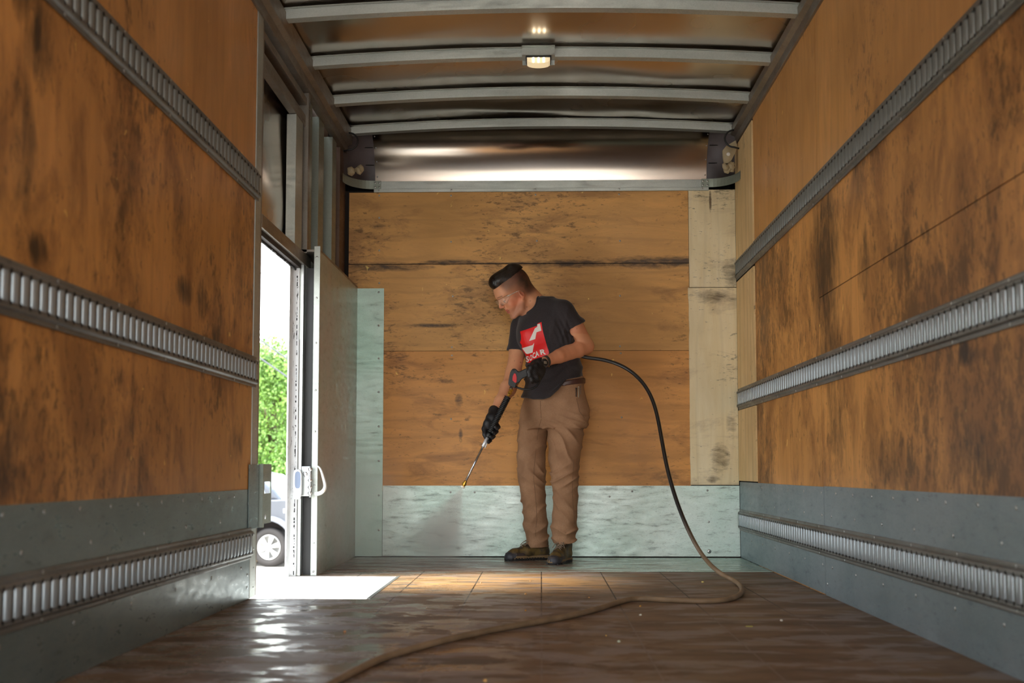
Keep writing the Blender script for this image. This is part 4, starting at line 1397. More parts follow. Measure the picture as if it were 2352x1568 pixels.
cr = MB()
Td = T.d; T.d = T0
axn = NE - NA; axl = np.linalg.norm(axn); axn /= axl
e1 = np.cross(axn, [0, 1, 0]); e1 /= np.linalg.norm(e1); e2 = np.cross(axn, e1)
cpts = []
for a in np.linspace(0, 2 * math.pi, 72, endpoint=False):
    dv = e1 * math.cos(a) + e2 * math.sin(a)
    for s_ in np.linspace(1.3, -.3, 240):
        p_ = NA + axn * axl * s_ + dv * (RA + (RE - RA) * s_ - .0005)
        if float(T.at(p_)) < -.0005: break
    cpts.append(p_)
T.d = Td
cpts = np.array(cpts)
for _ in range(5): cpts = (np.roll(cpts, 1, 0) + 2 * cpts + np.roll(cpts, -1, 0)) / 4
cr.tube(list(cpts) + [cpts[0], cpts[1]], .0058, 8, cap=False)
cr.build('collar', m_tee.mat, tee_o)

k_ = 90 / 1176.0
cx_ = lambda pts: [(1185 + a * k_, 730 + b * 120 / 1568.0) for a, b in pts]
decal('printed_square', cx_([(125, 405), (300, 350), (480, 285), (640, 230), (645, 165), (765, 120), (800, 350), (860, 590), (930, 830), (992, 1020), (985, 1120), (700, 1200), (520, 1300), (400, 1350), (330, 1340),
                             (285, 1100), (185, 950), (170, 800), (120, 740), (155, 640), (150, 520)]), m_red, .0016)
decal('printed_flash', cx_([(640, 190), (722, 165), (762, 378), (618, 430), (580, 632), (395, 692), (570, 310), (640, 262)]), m_prw, .0030)
decal('printed_flash', cx_([(185, 905), (500, 815), (550, 740), (500, 1035), (360, 1080), (300, 1070)]), m_prw, .0030)
# lettering
txt_quads = {'S': ((300, 1330), (395, 1320), (385, 1135), (295, 1150)), 'O': ((400, 1300), (500, 1255), (480, 1085), (420, 1120)), 'C': ((500, 1225), (600, 1190), (570, 1020), (500, 1050)),
             'A': ((590, 1190), (700, 1130), (650, 975), (585, 1010)), 'R': ((745, 1100), (905, 1090), (880, 920), (712, 960))}
for ch, qd in txt_quads.items():
    cu = bpy.data.curves.new('glyph', 'FONT'); cu.body = ch; cu.offset = .035
    to = bpy.data.objects.new('glyph', cu); COL.objects.link(to)
    me = to.to_mesh(depsgraph=bpy.context.evaluated_depsgraph_get()) if False else None
    dg = bpy.context.evaluated_depsgraph_get(); dg.update()
    me0 = to.evaluated_get(dg).to_mesh()
    bm = bmesh.new(); bm.from_mesh(me0)
    to.evaluated_get(dg).to_mesh_clear()
    bpy.data.objects.remove(to); bpy.data.curves.remove(cu)
    xs_ = [v_.co.x for v_ in bm.verts]; ys_ = [v_.co.y for v_ in bm.verts]
    x0, x1, y0, y1 = min(xs_), max(xs_), min(ys_), max(ys_)
    bmesh.ops.triangulate(bm, faces=bm.faces[:])
    bl, brr, tr, tl = [np.array(q_) for q_ in qd]
    pos = {}
    for v_ in bm.verts:
        u = (v_.co.x - x0) / (x1 - x0); w = (v_.co.y - y0) / (y1 - y0)
        p_ = bl * (1 - u) * (1 - w) + brr * u * (1 - w) + tr * u * w + tl * (1 - u) * w
        p_ = cx_([p_])[0]
        v_.co = Vector(on_shirt(p_[0], p_[1], .0032)) - rootloc(tee_o)
    me = bpy.data.meshes.new('printed_letter'); bm.to_mesh(me); bm.free(); me.materials.append(m_prw)
    o = bpy.data.objects.new('printed_letter', me); COL.objects.link(o); o.parent = tee_o

# ---- trousers
m_tr = G('brown_canvas', c8(146, 112, 84), .8)
_n = m_tr.noise(m_tr.co(), 160, 4, .7); _b = m_tr.noise(m_tr.co(), 9, 3)
m_tr.set(m_tr.mix(m_tr.mr(_b, .35, .7), m_tr.mix(m_tr.mr(_n, .35, .65), c8(150, 114, 86), c8(164, 128, 98)), c8(138, 104, 78)), .8, 0, .2, m_tr.bump(_n, .15, .001))
Q = SDF((-.20, 6.58, .05), (.32, 7.08, 1.10), .0042)
Fp = (-.5, -.87)
Q.loft([(P(1272, 985, 6.81), .206, .125), (P(1273, 965, 6.81), .216, .135), (P(1274, 942, 6.81), .214, .138), (P(1274, 915, 6.80), .195, .130), (P(1275, 895, 6.80), .180, .122), (P(1277, 866, 6.80), .172, .120)], Fp, .02)
Q.chain([P(1228, 970, 6.865), P(1223, 1000, 6.868), P(1220, 1050, 6.865), P(1221, 1092, 6.858), P(1225, 1140, 6.875), P(1229, 1180, 6.90), P(1230, 1205, 6.925), P(1233, 1228, 6.94), P(1236, 1264, 6.95)],
        [.090, .0875, .082, .081, .073, .066, .071, .064, .068], .012)
Q.chain([P(1299, 965, 6.775), P(1299, 1000, 6.76), P(1296, 1050, 6.735), P(1297, 1098, 6.715), P(1299, 1145, 6.735), P(1297, 1185, 6.755), P(1296, 1212, 6.762), P(1296, 1250, 6.765)],
        [.102, .101, .092, .077, .070, .072, .074, .064], .012)


def tr_folds(X, Y, Z):
    px = X * 400 + 1243; py = 1080 - (Z - .525) * 400
    left = px > 1259
    n1 = vnoise(X, Y, Z, 13, 21); n2 = vnoise(X, Y, Z, 30, 22)
    e = lambda c, w: np.exp(-((py - c) / w) ** 2)
    rg = lambda u, lam: (1 - np.abs(np.sin(u / lam * math.pi))) ** 1.6 - .36
    am = np.clip(.62 + .5 * vnoise(X, Y, Z, 17, 41), .1, 1.1); am2 = np.clip(.55 + .6 * vnoise(X, Y, Z, 15, 42), .0, 1.1)
    sg = np.where(left, -1, 1)
    d = -.0150 * am * e(1092, 26) * rg(py + .75 * np.abs(px - np.where(left, 1268, 1250)) + 10 * n1, 24)
    d = d - .0180 * am * e(1228, 24) * rg(py + .45 * np.abs(px - np.where(left, 1300, 1225)) + 9 * n1, 26)
    d = d - .0115 * am2 * e(1160, 44) * rg(py + 1.1 * sg * (px - 1240) + 14 * n1, 36)
    d = d - .0120 * am2 * e(1020, 52) * rg(py + 1.0 * sg * (px - 1260) + 14 * n1, 34)
    d = d - .0055 * e(966, 16) * rg(py - .35 * np.abs(px - 1243) + 6 * n1, 20)
    d = d + .0015 * n2
    # side seams
    return d


Q.field(tr_folds)
Q.half(P(1277, 1256, 6.92), (0.03, 0, -1), lo=P(1150, 1330, 6.5), hi=P(1263, 1200, 7.2))
Q.half(P(1290, 1244, 6.76), (0.10, .25, -1), lo=P(1266, 1330, 6.5), hi=P(1400, 1200, 7.2))
Q.cone(P(1237, 1250, 6.955), P(1238, 1285, 6.955), .058, .060, .003, 's')
Q.cone(P(1296, 1236, 6.765), P(1296, 1265, 6.765), .054, .056, .003, 's')
v, f = Q.mesh(1)
trou = np_mesh('trousers', v, f, m_tr.mat, person)
# seams and pockets
def on(S, px, py, y0, lift):
    o = np.array([0, 0, EYE]); r = ray(px, py); r = r / np.linalg.norm(r)
    a = o + r * (y0 / r[1]); t = 0
    for _ in range(90):
        d = float(S.at(a + r * t))
        if d < lift: break
        t += max(.6 * (d - lift), .0006)
        if t > .5: break
    return a + r * t


m_seam = G('seam_thread', c8(112, 84, 62), .8).mat
for pts in ([(1243, 962), (1236, 990), (1231, 1030), (1227, 1070), (1226, 1100), (1229, 1130), (1232, 1165), (1233, 1195), (1230, 1220), (1231, 1250)],
            [(1241, 920), (1242, 945), (1243, 962)], [(1318, 1055), (1316, 1090), (1314, 1130), (1318, 1180), (1320, 1210)], [(1324, 915), (1331, 945), (1344, 962)]):
    b = MB()
    P2 = []
    for i in range(len(pts) - 1):
        for t_ in np.linspace(0, 1, 8, endpoint=False): P2.append((pts[i][0] * (1 - t_) + pts[i + 1][0] * t_, pts[i][1] * (1 - t_) + pts[i + 1][1] * t_))
    b.tube([on(Q, x, y, 6.45, .0004) for x, y in P2], .0012, 5)
    b.build('seam', m_seam, trou)

# ---- belt
m_belt = G('brown_leather', c8(74, 44, 36), .4).mat
Bt = SDF((-.10, 6.58, .94), (.30, 7.0, 1.10), .004)
Bt.loft([(P(1276, 898, 6.80), .184, .130), (P(1277, 869, 6.80), .181, .126)], Fp, 0)
_sl, X, Y, Z = Bt._sub(Bt.lo, Bt.lo + Bt.h * Bt.n)
pxs = X / 6.75 * 2700 + 1243
top = .525 + (1080 - np.interp(pxs, [1295, 1345], [878, 868])) / 400; bot = .525 + (1080 - np.interp(pxs, [1295, 1345], [889, 881])) / 400
Bt.d = np.maximum(Bt.d, np.maximum(Z - top, bot - Z).astype(np.float32)) - .0
v, f = Bt.mesh(1)
np_mesh('belt', v, f, m_belt, person)

# ---- gloves
m_glove = G('black_knit_glove', c8(26, 24, 25), .55)
m_glove.set(m_glove.mix(m_glove.mr(m_glove.noise(m_glove.co(), 40, 4), .4, .7), c8(20, 19, 20), c8(44, 41, 42)), .52, 0, .4, m_glove.bump(m_glove.noise(m_glove.co(), 220, 3), .3, .001))
m_glove = m_glove.mat
LX = lambda y: 1172 - .5 * (y - 900)           # lance line in the photograph
LY = lambda y: 6.475 - (y - 890) / 230 * .075   # and its depth
GR = SDF(P(1085, 1040, 6.36), P(1165, 925, 6.64), .0026)
GR.chain([P(1135, 944, 6.545), P(1134, 951, 6.53), P(1130, 962, 6.512)], [.0325, .0305, .033], .008)
GR.cone(P(1130, 962, 6.512), P(1127, 984, 6.505), .034, .034, .012)
GR.cone(P(1127, 984, 6.505), P(1121, 1000, 6.50), .030, .020, .012)
GR.cone(P(1120, 972, 6.49), P(1117, 986, 6.485), .024, .024, .01)
for y_, rr_, kx in ((974, .0115, 9), (985, .0118, 9), (995.5, .0112, 8.5), (1006, .0095, 6)):
    lx0, ly0 = LX(y_), LY(y_)
    k1 = P(lx0 + kx - 2, y_ + 2, ly0 + .055); k2 = P(lx0 + kx + 1, y_ + 6, ly0 + .012); k3 = P(lx0 + kx - 2.5, y_ + 9.5, ly0 - .022); k4 = P(lx0 + 2.5, y_ + 7, ly0 - .030)
    GR.chain([k1, k2, k3, k4], [rr_ * 1.05, rr_, rr_ * .95, rr_ * .85], .0035)
GR.chain([P(1121, 966, 6.50), P(1113, 984, 6.475), P(1114, 997, 6.45), P(1116, 1004, 6.440)], [.019, .0145, .013, .0105], .006)
GR.field(lambda X, Y, Z: .0012 * vnoise(X, Y, Z, 80, 31))
v, f = GR.mesh(1)
gr_o = np_mesh('glove', v, f, m_glove, person)
gr_o['label'] = 'black glove holding the lance'
GL = SDF(P(1190, 905, 6.38), P(1270, 812, 6.66), .0026)
GL.chain([P(1243, 834, 6.545), P(1240, 836, 6.54), P(1234, 840, 6.515)], [.0335, .034, .038], .008)
GL.cone(P(1234, 841, 6.515), P(1225, 852, 6.495), .039, .039, .014)
GL.cone(P(1238, 851, 6.515), P(1231, 868, 6.505), .038, .032, .014)
for (kx, ky), rr_ in zip(((1216, 844), (1212, 853.5), (1213.5, 863), (1219, 872)), (.0118, .012, .0115, .0105)):
    GL.chain([P(kx + 14, ky - 4, 6.475), P(kx + 3, ky, 6.462), P(kx + 1, ky + 3, 6.49), P(kx + 4, ky + 5, 6.525), P(kx + 13, ky + 5, 6.54)], [rr_ * 1.3, rr_ * 1.1, rr_, rr_ * .95, rr_ * .85], .011)
GL.chain([P(1238, 838, 6.55), P(1225, 838, 6.555), P(1214, 842, 6.545)], [.018, .014, .011], .006)
GL.field(lambda X, Y, Z: .0005 * fold(X * 400 + Z * 260 + 3 * vnoise(X, Y, Z, 30, 3), 4.2) + .001 * vnoise(X, Y, Z, 70, 33))
v, f = GL.mesh(1)
gl_o = np_mesh('glove', v, f, m_glove, person)
gl_o['label'] = 'black glove around the gun grip'

# ---- watch
m_wt = G('dark_grey_rubber', c8(62, 58, 54), .5).mat
wax = LELB - LWR; wax /= np.linalg.norm(wax)
wc = P(1254.5, 829, 6.556)
b = MB(); b.lathe(wc - wax * .011, wax, [(0, .0305), (.003, .0322), (.017, .0322), (.020, .0305)], 28)
wt = b.build('watch', m_wt, person)
wn_ = np.array([-.15, -1, -.12]); wn_ -= wax * (wn_ @ wax); wn_ /= np.linalg.norm(wn_)
fc = P(1250.5, 833, 6.507)
b = MB(); b.lathe(fc + wn_ * -.004, wn_, [(0, .022), (.004, .0245), (.010, .0235), (.012, .020), (.0118, .0175)], 28)
wcase = b.build('watch_case', m_wt, wt)
b = MB(); b.lathe(fc + wn_ * .0068, wn_, [(0, .0175), (.0012, .0172)], 24); b.build('watch_dial', m_hole, wcase)
u_ = np.cross(wn_, [0, 0, 1]); u_ /= np.linalg.norm(u_); w_ = np.cross(u_, wn_)
b = MB(); c_ = fc + wn_ * .0084
b.add([c_ + u_ * a_ + w_ * d_ for a_, d_ in ((-.010, -.008), (.010, -.008), (.010, .008), (-.010, .008))], [(0, 1, 2, 3)])
b.build('watch_display', G('lcd_grey', c8(132, 124, 110), .4).mat, wcase)
b = MB(); b.cyl(P(1260, 841, 6.535), P(1262, 841.5, 6.535), .004, 8); b.build('crown_button', G('brass_button', c8(180, 140, 60), .3, .9).mat, wt)

# ---- shoes
m_sho = G('olive_brown_leather', c8(72, 60, 38), .5)
_n = m_sho.noise(m_sho.co(), 22, 4, .6)
m_sho.set(m_sho.mix(m_sho.mr(_n, .4, .62), c8(54, 43, 31), c8(104, 84, 44)), .5, 0, .4, m_sho.bump(m_sho.noise(m_sho.co(), 90, 4), .3, .002))
m_sho = m_sho.mat
m_toe = G('black_rubber_toe', c8(46, 46, 52), .5).mat
m_sole = G('tan_midsole', c8(122, 98, 66), .7).mat
m_tread = G('black_tread', c8(22, 20, 20), .6).mat
m_trim = G('dark_brown_trim', c8(58, 46, 42), .6).mat
m_lace = G('laces', c8(128, 110, 92), .7).mat


def boot(heel, toe, lab):
    heel = np.array(heel, float); toe = np.array(toe, float)
    D = toe - heel; D[2] = 0; Ln = np.linalg.norm(D); D /= Ln; S = np.array([-D[1], D[0], 0]); U = np.array([0, 0, 1.])
    M = [D, S, U]
    pt = lambda a, s, u: heel + D * a * Ln + S * s + U * u
    root = thing('hiking_boot', (heel[0], heel[1], 0), lab, 'boot', 'pair of hiking boots')
    A = SDF(np.minimum(heel, toe) - [.08, .08, .0], np.maximum(heel, toe) + [.08, .08, .22], .003)
    A.cone(pt(.13, 0, .045), pt(.55, 0, .042), .036, .040, .01)
    A.cone(pt(.55, 0, .042), pt(.80, .003, .034), .041, .036, .012)
    A.cone(pt(.80, .003, .034), pt(.87, .003, .030), .036, .030, .012)
    A.chain([pt(.16, 0, .06), pt(.18, 0, .10), pt(.24, 0, .125)], [.036, .038, .038], .02)
    A.chain([pt(.30, 0, .095), pt(.50, 0, .062)], [.036, .034], .02)
    A.half((0, 0, .018), (0, 0, -1))
    v, f = A.mesh(2)
    np_mesh('upper', v, f, m_sho, root)
    # toe cap
    Tc = SDF(np.minimum(heel, toe) - [.08, .08, .0], np.maximum(heel, toe) + [.08, .08, .1], .003)
    Tc.cone(pt(.74, .003, .024), pt(.87, .003, .019), .0462, .0395, .01)
    Tc.half(pt(.79, 0, .03), -D + .45 * U); Tc.half((0, 0, .006), (0, 0, -1))
    v, f = Tc.mesh(1); np_mesh('toe_cap', v, f, m_toe, root)
    # mudguard trim and sole
    def outline(z, grow):
        r_ = []
        for a, w in ((0, .0), (.02, .022), (.08, .034), (.2, .037), (.35, .034), (.5, .037), (.65, .044), (.8, .045), (.92, .034), (.985, .016), (1.0, 0)):
            r_.append((a, w))
        pts_ = [pt(a * (1 + grow * .05) - grow * .025, w + grow * .004 if w else 0, z) for a, w in r_] + [pt(a * (1 + grow * .05) - grow * .025, -w - grow * .004, z) for a, w in r_[-2:0:-1]]
        return pts_
    def slab(name, z0, z1, g0, g1, mat):
        b = MB(); o0, o1 = outline(z0, g0), outline(z1, g1); n = len(o0)
        b.add(o0 + o1, [(i, (i + 1) % n, n + (i + 1) % n, n + i) for i in range(n)] + [tuple(range(n)), tuple(range(n, 2 * n))])
        return b.build(name, mat, root, bevel=.002)
    slab('midsole', .012, .030, .6, .2, m_sole)
    slab('rubber_rand', .028, .046, .2, -.6, m_trim)
    b = MB()
    for sgn in (-1, 1):
        for a in np.linspace(.06, .94, 15):
            w = np.interp(a, [0, .2, .5, .8, .92, 1], [.02, .037, .037, .045, .034, .01])
            c = pt(a, sgn * (w - .008), 0.0)
            q_ = [c + D * dx + S * sgn * dy + U * dz for dx in (-.0055, .0055) for dy in (-.008, .0125) for dz in (0.0, .018)]
            b.add(q_, [(0, 1, 3, 2), (4, 6, 7, 5), (0, 4, 5, 1), (2, 3, 7, 6), (0, 2, 6, 4), (1, 5, 7, 3)])
    o_ = outline(0.0, .3); o1 = outline(.014, .5); n = len(o_)
    b.add([q_ + U * .003 for q_ in o_] + o1, [(i, (i + 1) % n, n + (i + 1) % n, n + i) for i in range(n)] + [tuple(range(n)), tuple(range(n, 2 * n))])
    b.build('outsole', m_tread, root)
    # tongue and collar
    b = MB(); b.tube([pt(.30, s_, .135) + D * .012 * math.cos(s_ * 40) for s_ in np.linspace(-.030, .030, 9)], .010, 8); b.build('tongue', m_trim, root)
    b = MB()
    ring = [pt(.22 + .115 * math.cos(a), .040 * math.sin(a), .140 - .012 * math.cos(a)) for a in np.linspace(0, 2 * math.pi, 25)]
    b.tube(ring, .008, 8); b.build('padded_collar', m_trim, root)
    b = MB()
    def surf(a, s_):
        p0 = pt(a, s_, .20)
        for _ in range(90):
            if float(A.at(p0)) < .002: break
            p0 = p0 - U * .002
        return p0
    xs_ = np.linspace(.36, .64, 6)
    for i in range(5):
        for sg in (-1, 1):
            pp = [surf(xs_[i] + (xs_[i + 1] - xs_[i]) * t_, sg * (-.020 + .040 * t_)) + U * (.003 * math.sin(math.pi * t_)) for t_ in np.linspace(0, 1, 8)]
            b.tube(pp, .0019, 6)
    for sg in (-1, 1):
        pp = [surf(.44, 0) + U * .004 + D * (.022 * math.sin(t_ * 3.14)) + S * sg * (.030 * t_) - U * (.016 * t_ * t_) for t_ in np.linspace(0, 1, 9)]
        b.tube(pp, .0019, 6)
        pp = [surf(.44, 0) + U * .004 + D * (.045 * t_) + S * sg * (.012 + .024 * t_) - U * (.03 * t_ * t_) for t_ in np.linspace(0, 1, 9)]
        b.tube(pp, .0022, 6)
    b.build('laces', m_lace, root)
    b = MB()
    for i in range(6):
        for sg in (-1, 1):
            p_ = surf(xs_[i], sg * .021); b.lathe(p_ - U * .001, (0, 0, 1), [(0, .0035), (.002, .003), (.0022, .001)], 8)
    b.build('eyelets', m_trim, root)
    return root


boot((.045, 6.985, 0), (-.210, 6.875, 0), 'brown hiking boot seen from the side, toe pointing left, under the far trouser leg')
boot((.152, 6.83, 0), (.058, 6.565, 0), 'brown hiking boot pointing at the viewer, black toe cap and loose laces showing')

# pens clipped in the pocket
for (x, y0, y1, colr, rr_, lab) in ((1323.5, 893, 911, (24, 22, 24), .0026, 'black pen clipped to the hip pocket, left of the silver one'), (1329, 890, 912, (170, 160, 140), .0022, 'silver pen clipped to the hip pocket'),
                               (1333.5, 888, 905, (120, 110, 98), .0015, 'thin grey pen clip at the hip pocket, right of the silver pen')):
    b = MB(); a_, c_ = on(Q, x, y0, 6.5, .003), on(Q, x, y1, 6.5, .003)
    b.cyl(a_, c_, rr_, 8); b.lathe(a_ - (c_ - a_) * .02, a_ - c_, [(0, rr_ * 1.7), (.005, rr_ * 1.7), (.006, rr_)], 8)
    tag(b.build('pen', G('pen_colour', c8(*colr), .35).mat), lab, 'pen')

# ================================================================== PRESSURE WASHER GUN AND HOSE
gun = thing('spray_gun', tuple(P(1178, 870, 6.48)), 'black pressure washer spray gun with red insert and long steel lance, held in gloved hands', 'spray gun')
m_plas = G('black_plastic', c8(20, 19, 19), .5).mat


def shape3(poly, y0, y1):
    b = MB()
    a_ = [P(x, y, y0) for x, y in poly]; c_ = [P(x, y, y1) for x, y in poly]; n = len(poly)
    b.add(a_ + c_, [(i, (i + 1) % n, n + (i + 1) % n, n + i) for i in range(n)] + [tuple(range(n)), tuple(range(n, 2 * n))])
    return b


bd = [(1175, 849), (1177.5, 847), (1181, 846), (1185, 847), (1188, 850), (1190.5, 852.8), (1194, 852.5), (1199, 850), (1206, 846.5), (1213, 845), (1216, 862), (1205, 867), (1199, 870), (1196, 874), (1193, 877.5), (1188, 880), (1185.5, 883), (1185, 890), (1181.5, 891), (1175, 888), (1169, 885), (1167.5, 880), (1168.3, 872), (1170, 863), (1172, 855)]
shape3(bd, 6.462, 6.498).build('gun_body', m_plas, gun, bevel=.005)
shape3([(1181, 857), (1183.5, 857.3), (1185.3, 859.5), (1187, 867), (1186.6, 877), (1184.5, 879), (1182, 878), (1177.2, 873.5), (1177, 869), (1178, 863)], 6.4575, 6.465).build('red_insert', G('red_plastic', c8(190, 8, 14), .45).mat, gun, bevel=.0012)
shape3([(1179, 848.5), (1181.5, 848.5), (1181.5, 851.5), (1179, 851.5)], 6.4600, 6.4615).build('screw', m_hole, gun)
b = MB(); b.tube([P(1210, 855, 6.49), P(1228, 850, 6.515), P(1244, 846, 6.54)], [.015, .0155, .0145], 12); b.build('grip', m_plas, gun)
b = MB(); b.tube([P(x, y, Y_) for x, y, Y_ in ((1184, 887, 6.48), (1190, 890.5, 6.48), (1199, 893, 6.48), (1208, 894, 6.48), (1218, 893.5, 6.482), (1226, 891, 6.485), (1233, 886, 6.49), (1238, 879, 6.495), (1240.5, 871, 6.50), (1241, 864, 6.51), (1240, 856, 6.52))], .0058, 10)
b.build('trigger_guard', m_plas, gun)
LN = lambda y: P(LX(y), y, LY(y))
brass = G('brass', c8(206, 160, 70), .25, .95).mat
steel = G('lance_steel', c8(176, 176, 178), .22, .95).mat
ld_ = LN(1000) - LN(900); ld_ /= np.linalg.norm(ld_)
s0 = P(1173.5, 888, LY(888))
b = MB(); b.lathe(s0, LN(896) - s0, [(0, .008), (.016, .0085), (.020, .006)], 14); b.build('steel_collar', steel, gun)
b = MB(); b.lathe(LN(893), ld_, [(0, .0075), (.003, .0125), (.012, .0125), (.014, .009), (.019, .009), (.021, .0125), (.029, .0125), (.032, .008), (.046, .0075), (.048, .006)], 8, smooth=False)
b.build('brass_coupling', brass, gun)
L0, L1 = 911, 994
ln = np.linalg.norm(LN(L1) - LN(L0))
prof = []
nr = 24
for i in range(nr):
    t0 = i / nr * ln
    prof += [(t0, .0135), (t0 + ln / nr * .2, .0185), (t0 + ln / nr * .65, .0185), (t0 + ln / nr * .85, .0135)]
b = MB(); b.lathe(LN(L0), ld_, prof, 20, smooth=False); b.build('ribbed_sleeve', m_plas, gun)
b = MB(); b.lathe(LN(994), ld_, [(0, .012), (.006, .015), (.024, .0145), (.028, .011)], 16); b.build('sleeve_end', m_plas, gun)
b = MB(); b.lathe(LN(1005), ld_, [(0, .0095), (.052, .0095), (.056, .006)], 16)
b.tube([LN(1012) + np.array([.010, -.002, 0]), LN(1022) + np.array([.014, -.002, 0]), LN(1029) + np.array([.016, -.002, 0])], .0022, 6); b.build('pale_connector', G('pale_grey_metal', c8(214, 216, 218), .35, .4).mat, gun)
b = MB(); b.cyl(LN(1022), LN(1108), .0060, 14); b.build('lance', steel, gun)
b = MB(); b.lathe(LN(1104), ld_, [(0, .0065), (.003, .009), (.012, .0095), (.013, .0125), (.026, .0125), (.028, .009), (.032, .009)], 12, smooth=False); b.build('nozzle', brass, gun)
b = MB(); b.lathe(LN(1116.5), ld_, [(0, .0115), (.006, .0118), (.009, .009)], 14); b.build('nozzle_tip', G('white_nozzle', c8(236, 230, 214), .4).mat, gun)

m_hose = G('black_hose', c8(34, 32, 32), .38)
hx_, hy_, hz0 = m_hose.sep(m_hose.co())
_brown = m_hose.mr(hz0, .30, .03)  # browner and rougher towards the floor
_mc = m_hose.mix(m_hose.mr(m_hose.noise(m_hose.co(), 9, 4), .35, .65), c8(128, 106, 80), c8(160, 134, 104))
m_hose.set(m_hose.mix(m_hose.m('MULTIPLY', _brown, .92), c8(34, 32, 32), _mc), m_hose.mr(_brown, 0, 1, .32, .6), 0, .5)
hose_px = [(1243, 847, 6.545), (1256, 838, 6.59), (1278, 824, 6.65), (1308, 813, 6.70), (1330, 816, 6.715), (1350, 821.5, 6.70), (1375, 824, 6.69), (1405, 830, 6.68), (1436, 843, 6.65), (1462, 862, 6.61), (1482, 885, 6.56), (1497, 912, 6.50), (1507, 942, 6.44), (1514, 975, 6.38),
           (1521, 1015, 6.30), (1529, 1060, 6.21), (1541, 1110, 6.12), (1557, 1160, 6.02), (1578, 1212, 5.92), (1601, 1257, 5.84), (1622, 1287, 5.77)]
hpts = [P(*q_) for q_ in hose_px]
fl = [(1645, 1310), (1668, 1324), (1690, 1334), (1703, 1346), (1706, 1358), (1696, 1369), (1672, 1377), (1635, 1380), (1590, 1380), (1540, 1378), (1490, 1375), (1460, 1374), (1432, 1378), (1400, 1389), (1360, 1402), (1300, 1416), (1240, 1427), (1180, 1437), (1110, 1450), (1040, 1465), (980, 1480), (920, 1497), (870, 1513), (830, 1533), (790, 1553), (750, 1576), (700, 1610), (640, 1660), (560, 1720)]
hz1 = [.055, .028] + [.0105] * (len(fl) - 2)
hpts += [PF(x, y, z) for (x, y), z in zip(fl, hz1)]
hp_ = np.array([hpts[0]] * 2 + hpts + [hpts[-1]] * 2)
hs = []
for i in range(len(hp_) - 3):
    for t_ in np.linspace(0, 1, 6, endpoint=False):
        w_ = np.array([(1 - t_) ** 3, 3 * t_ ** 3 - 6 * t_ ** 2 + 4, -3 * t_ ** 3 + 3 * t_ ** 2 + 3 * t_ + 1, t_ ** 3]) / 6
        hs.append(w_ @ hp_[i:i + 4])
b = MB(); b.tube(hs, .0105, 12)
tag(b.build('hose', m_hose.mat), 'long black rubber hose arcing from the spray gun to the floor, brown where it lies', 'hose')
# ================================================================== OUTSIDE, SEEN THROUGH THE SIDE DOOR
GZ = -1.30
m_gr = G('pale_concrete', c8(196, 190, 182), .85)
_n = m_gr.noise(m_gr.co(), 1.2, 5, .6)
m_gr.set(m_gr.mix(m_gr.mr(_n, .35, .7), c8(200, 194, 186), c8(176, 170, 160)))
b = MB()
b.add([(-60, -30, GZ), (60, -30, GZ), (60, 90, GZ), (-60, 90, GZ)], [(0, 1, 2, 3)])
tag(b.build('ground', m_gr.mat), kind='structure')
b = MB(); b.box(-30, 12, 23.6, 23.8, GZ, GZ + .13); b.box(-30, 12, 23.8, 24.6, GZ, GZ + .10, 0)
tag(b.build('curb', G('yellow_curb', c8(206, 176, 120), .8).mat, bevel=.01), 'low sandy yellow curb behind the wheel of the parked pickup', 'curb')
b = MB(); b.add([(-60, 24.6, GZ + .1), (60, 24.6, GZ + .1), (60, 90, GZ + .1), (-60, 90, GZ + .1)], [(0, 1, 2, 3)])
gm = G('grass', c8(112, 150, 60), .9); gm.set(gm.mix(gm.noise(gm.co(), 3, 5), c8(92, 130, 44), c8(150, 184, 84)))
tag(b.build('lawn', gm.mat), kind='structure')

# pickup
wc_ = P(618.6, 1260, 22.3); wc_[2] = GZ + .37
hd_ = np.array([.978, -.21, 0]); sd_ = np.array([hd_[1], -hd_[0], 0])      # forward, towards the viewer
tk = thing('pickup_truck', (wc_[0], wc_[1], GZ), 'grey pickup truck parked outside, seen through the side door', 'truck')
tp = lambda u, v_, z: wc_ * [1, 1, 0] + hd_ * u + sd_ * v_ + np.array([0, 0, GZ + z])
m_bd = G('silver_grey_paint', c8(84, 86, 92), .35, .2); m_bd = m_bd.mat
m_gls = G('car_glass', c8(170, 184, 196), .08, .2).mat
m_tyre = G('tyre_rubber', c8(50, 46, 44), .8).mat
m_rimm = G('alloy_rim', c8(206, 204, 200), .3, .6).mat


def extr(poly, v0, v1, name, mat, bev=.03, par=tk):
    b = MB(); a_ = [tp(u, v0, z) for u, z in poly]; c_ = [tp(u, v1, z) for u, z in poly]; n = len(poly)
    b.add(a_ + c_, [(i, (i + 1) % n, n + (i + 1) % n, n + i) for i in range(n)] + [tuple(range(n)), tuple(range(n, 2 * n))])
    return b.build(name, mat, par, bevel=bev)


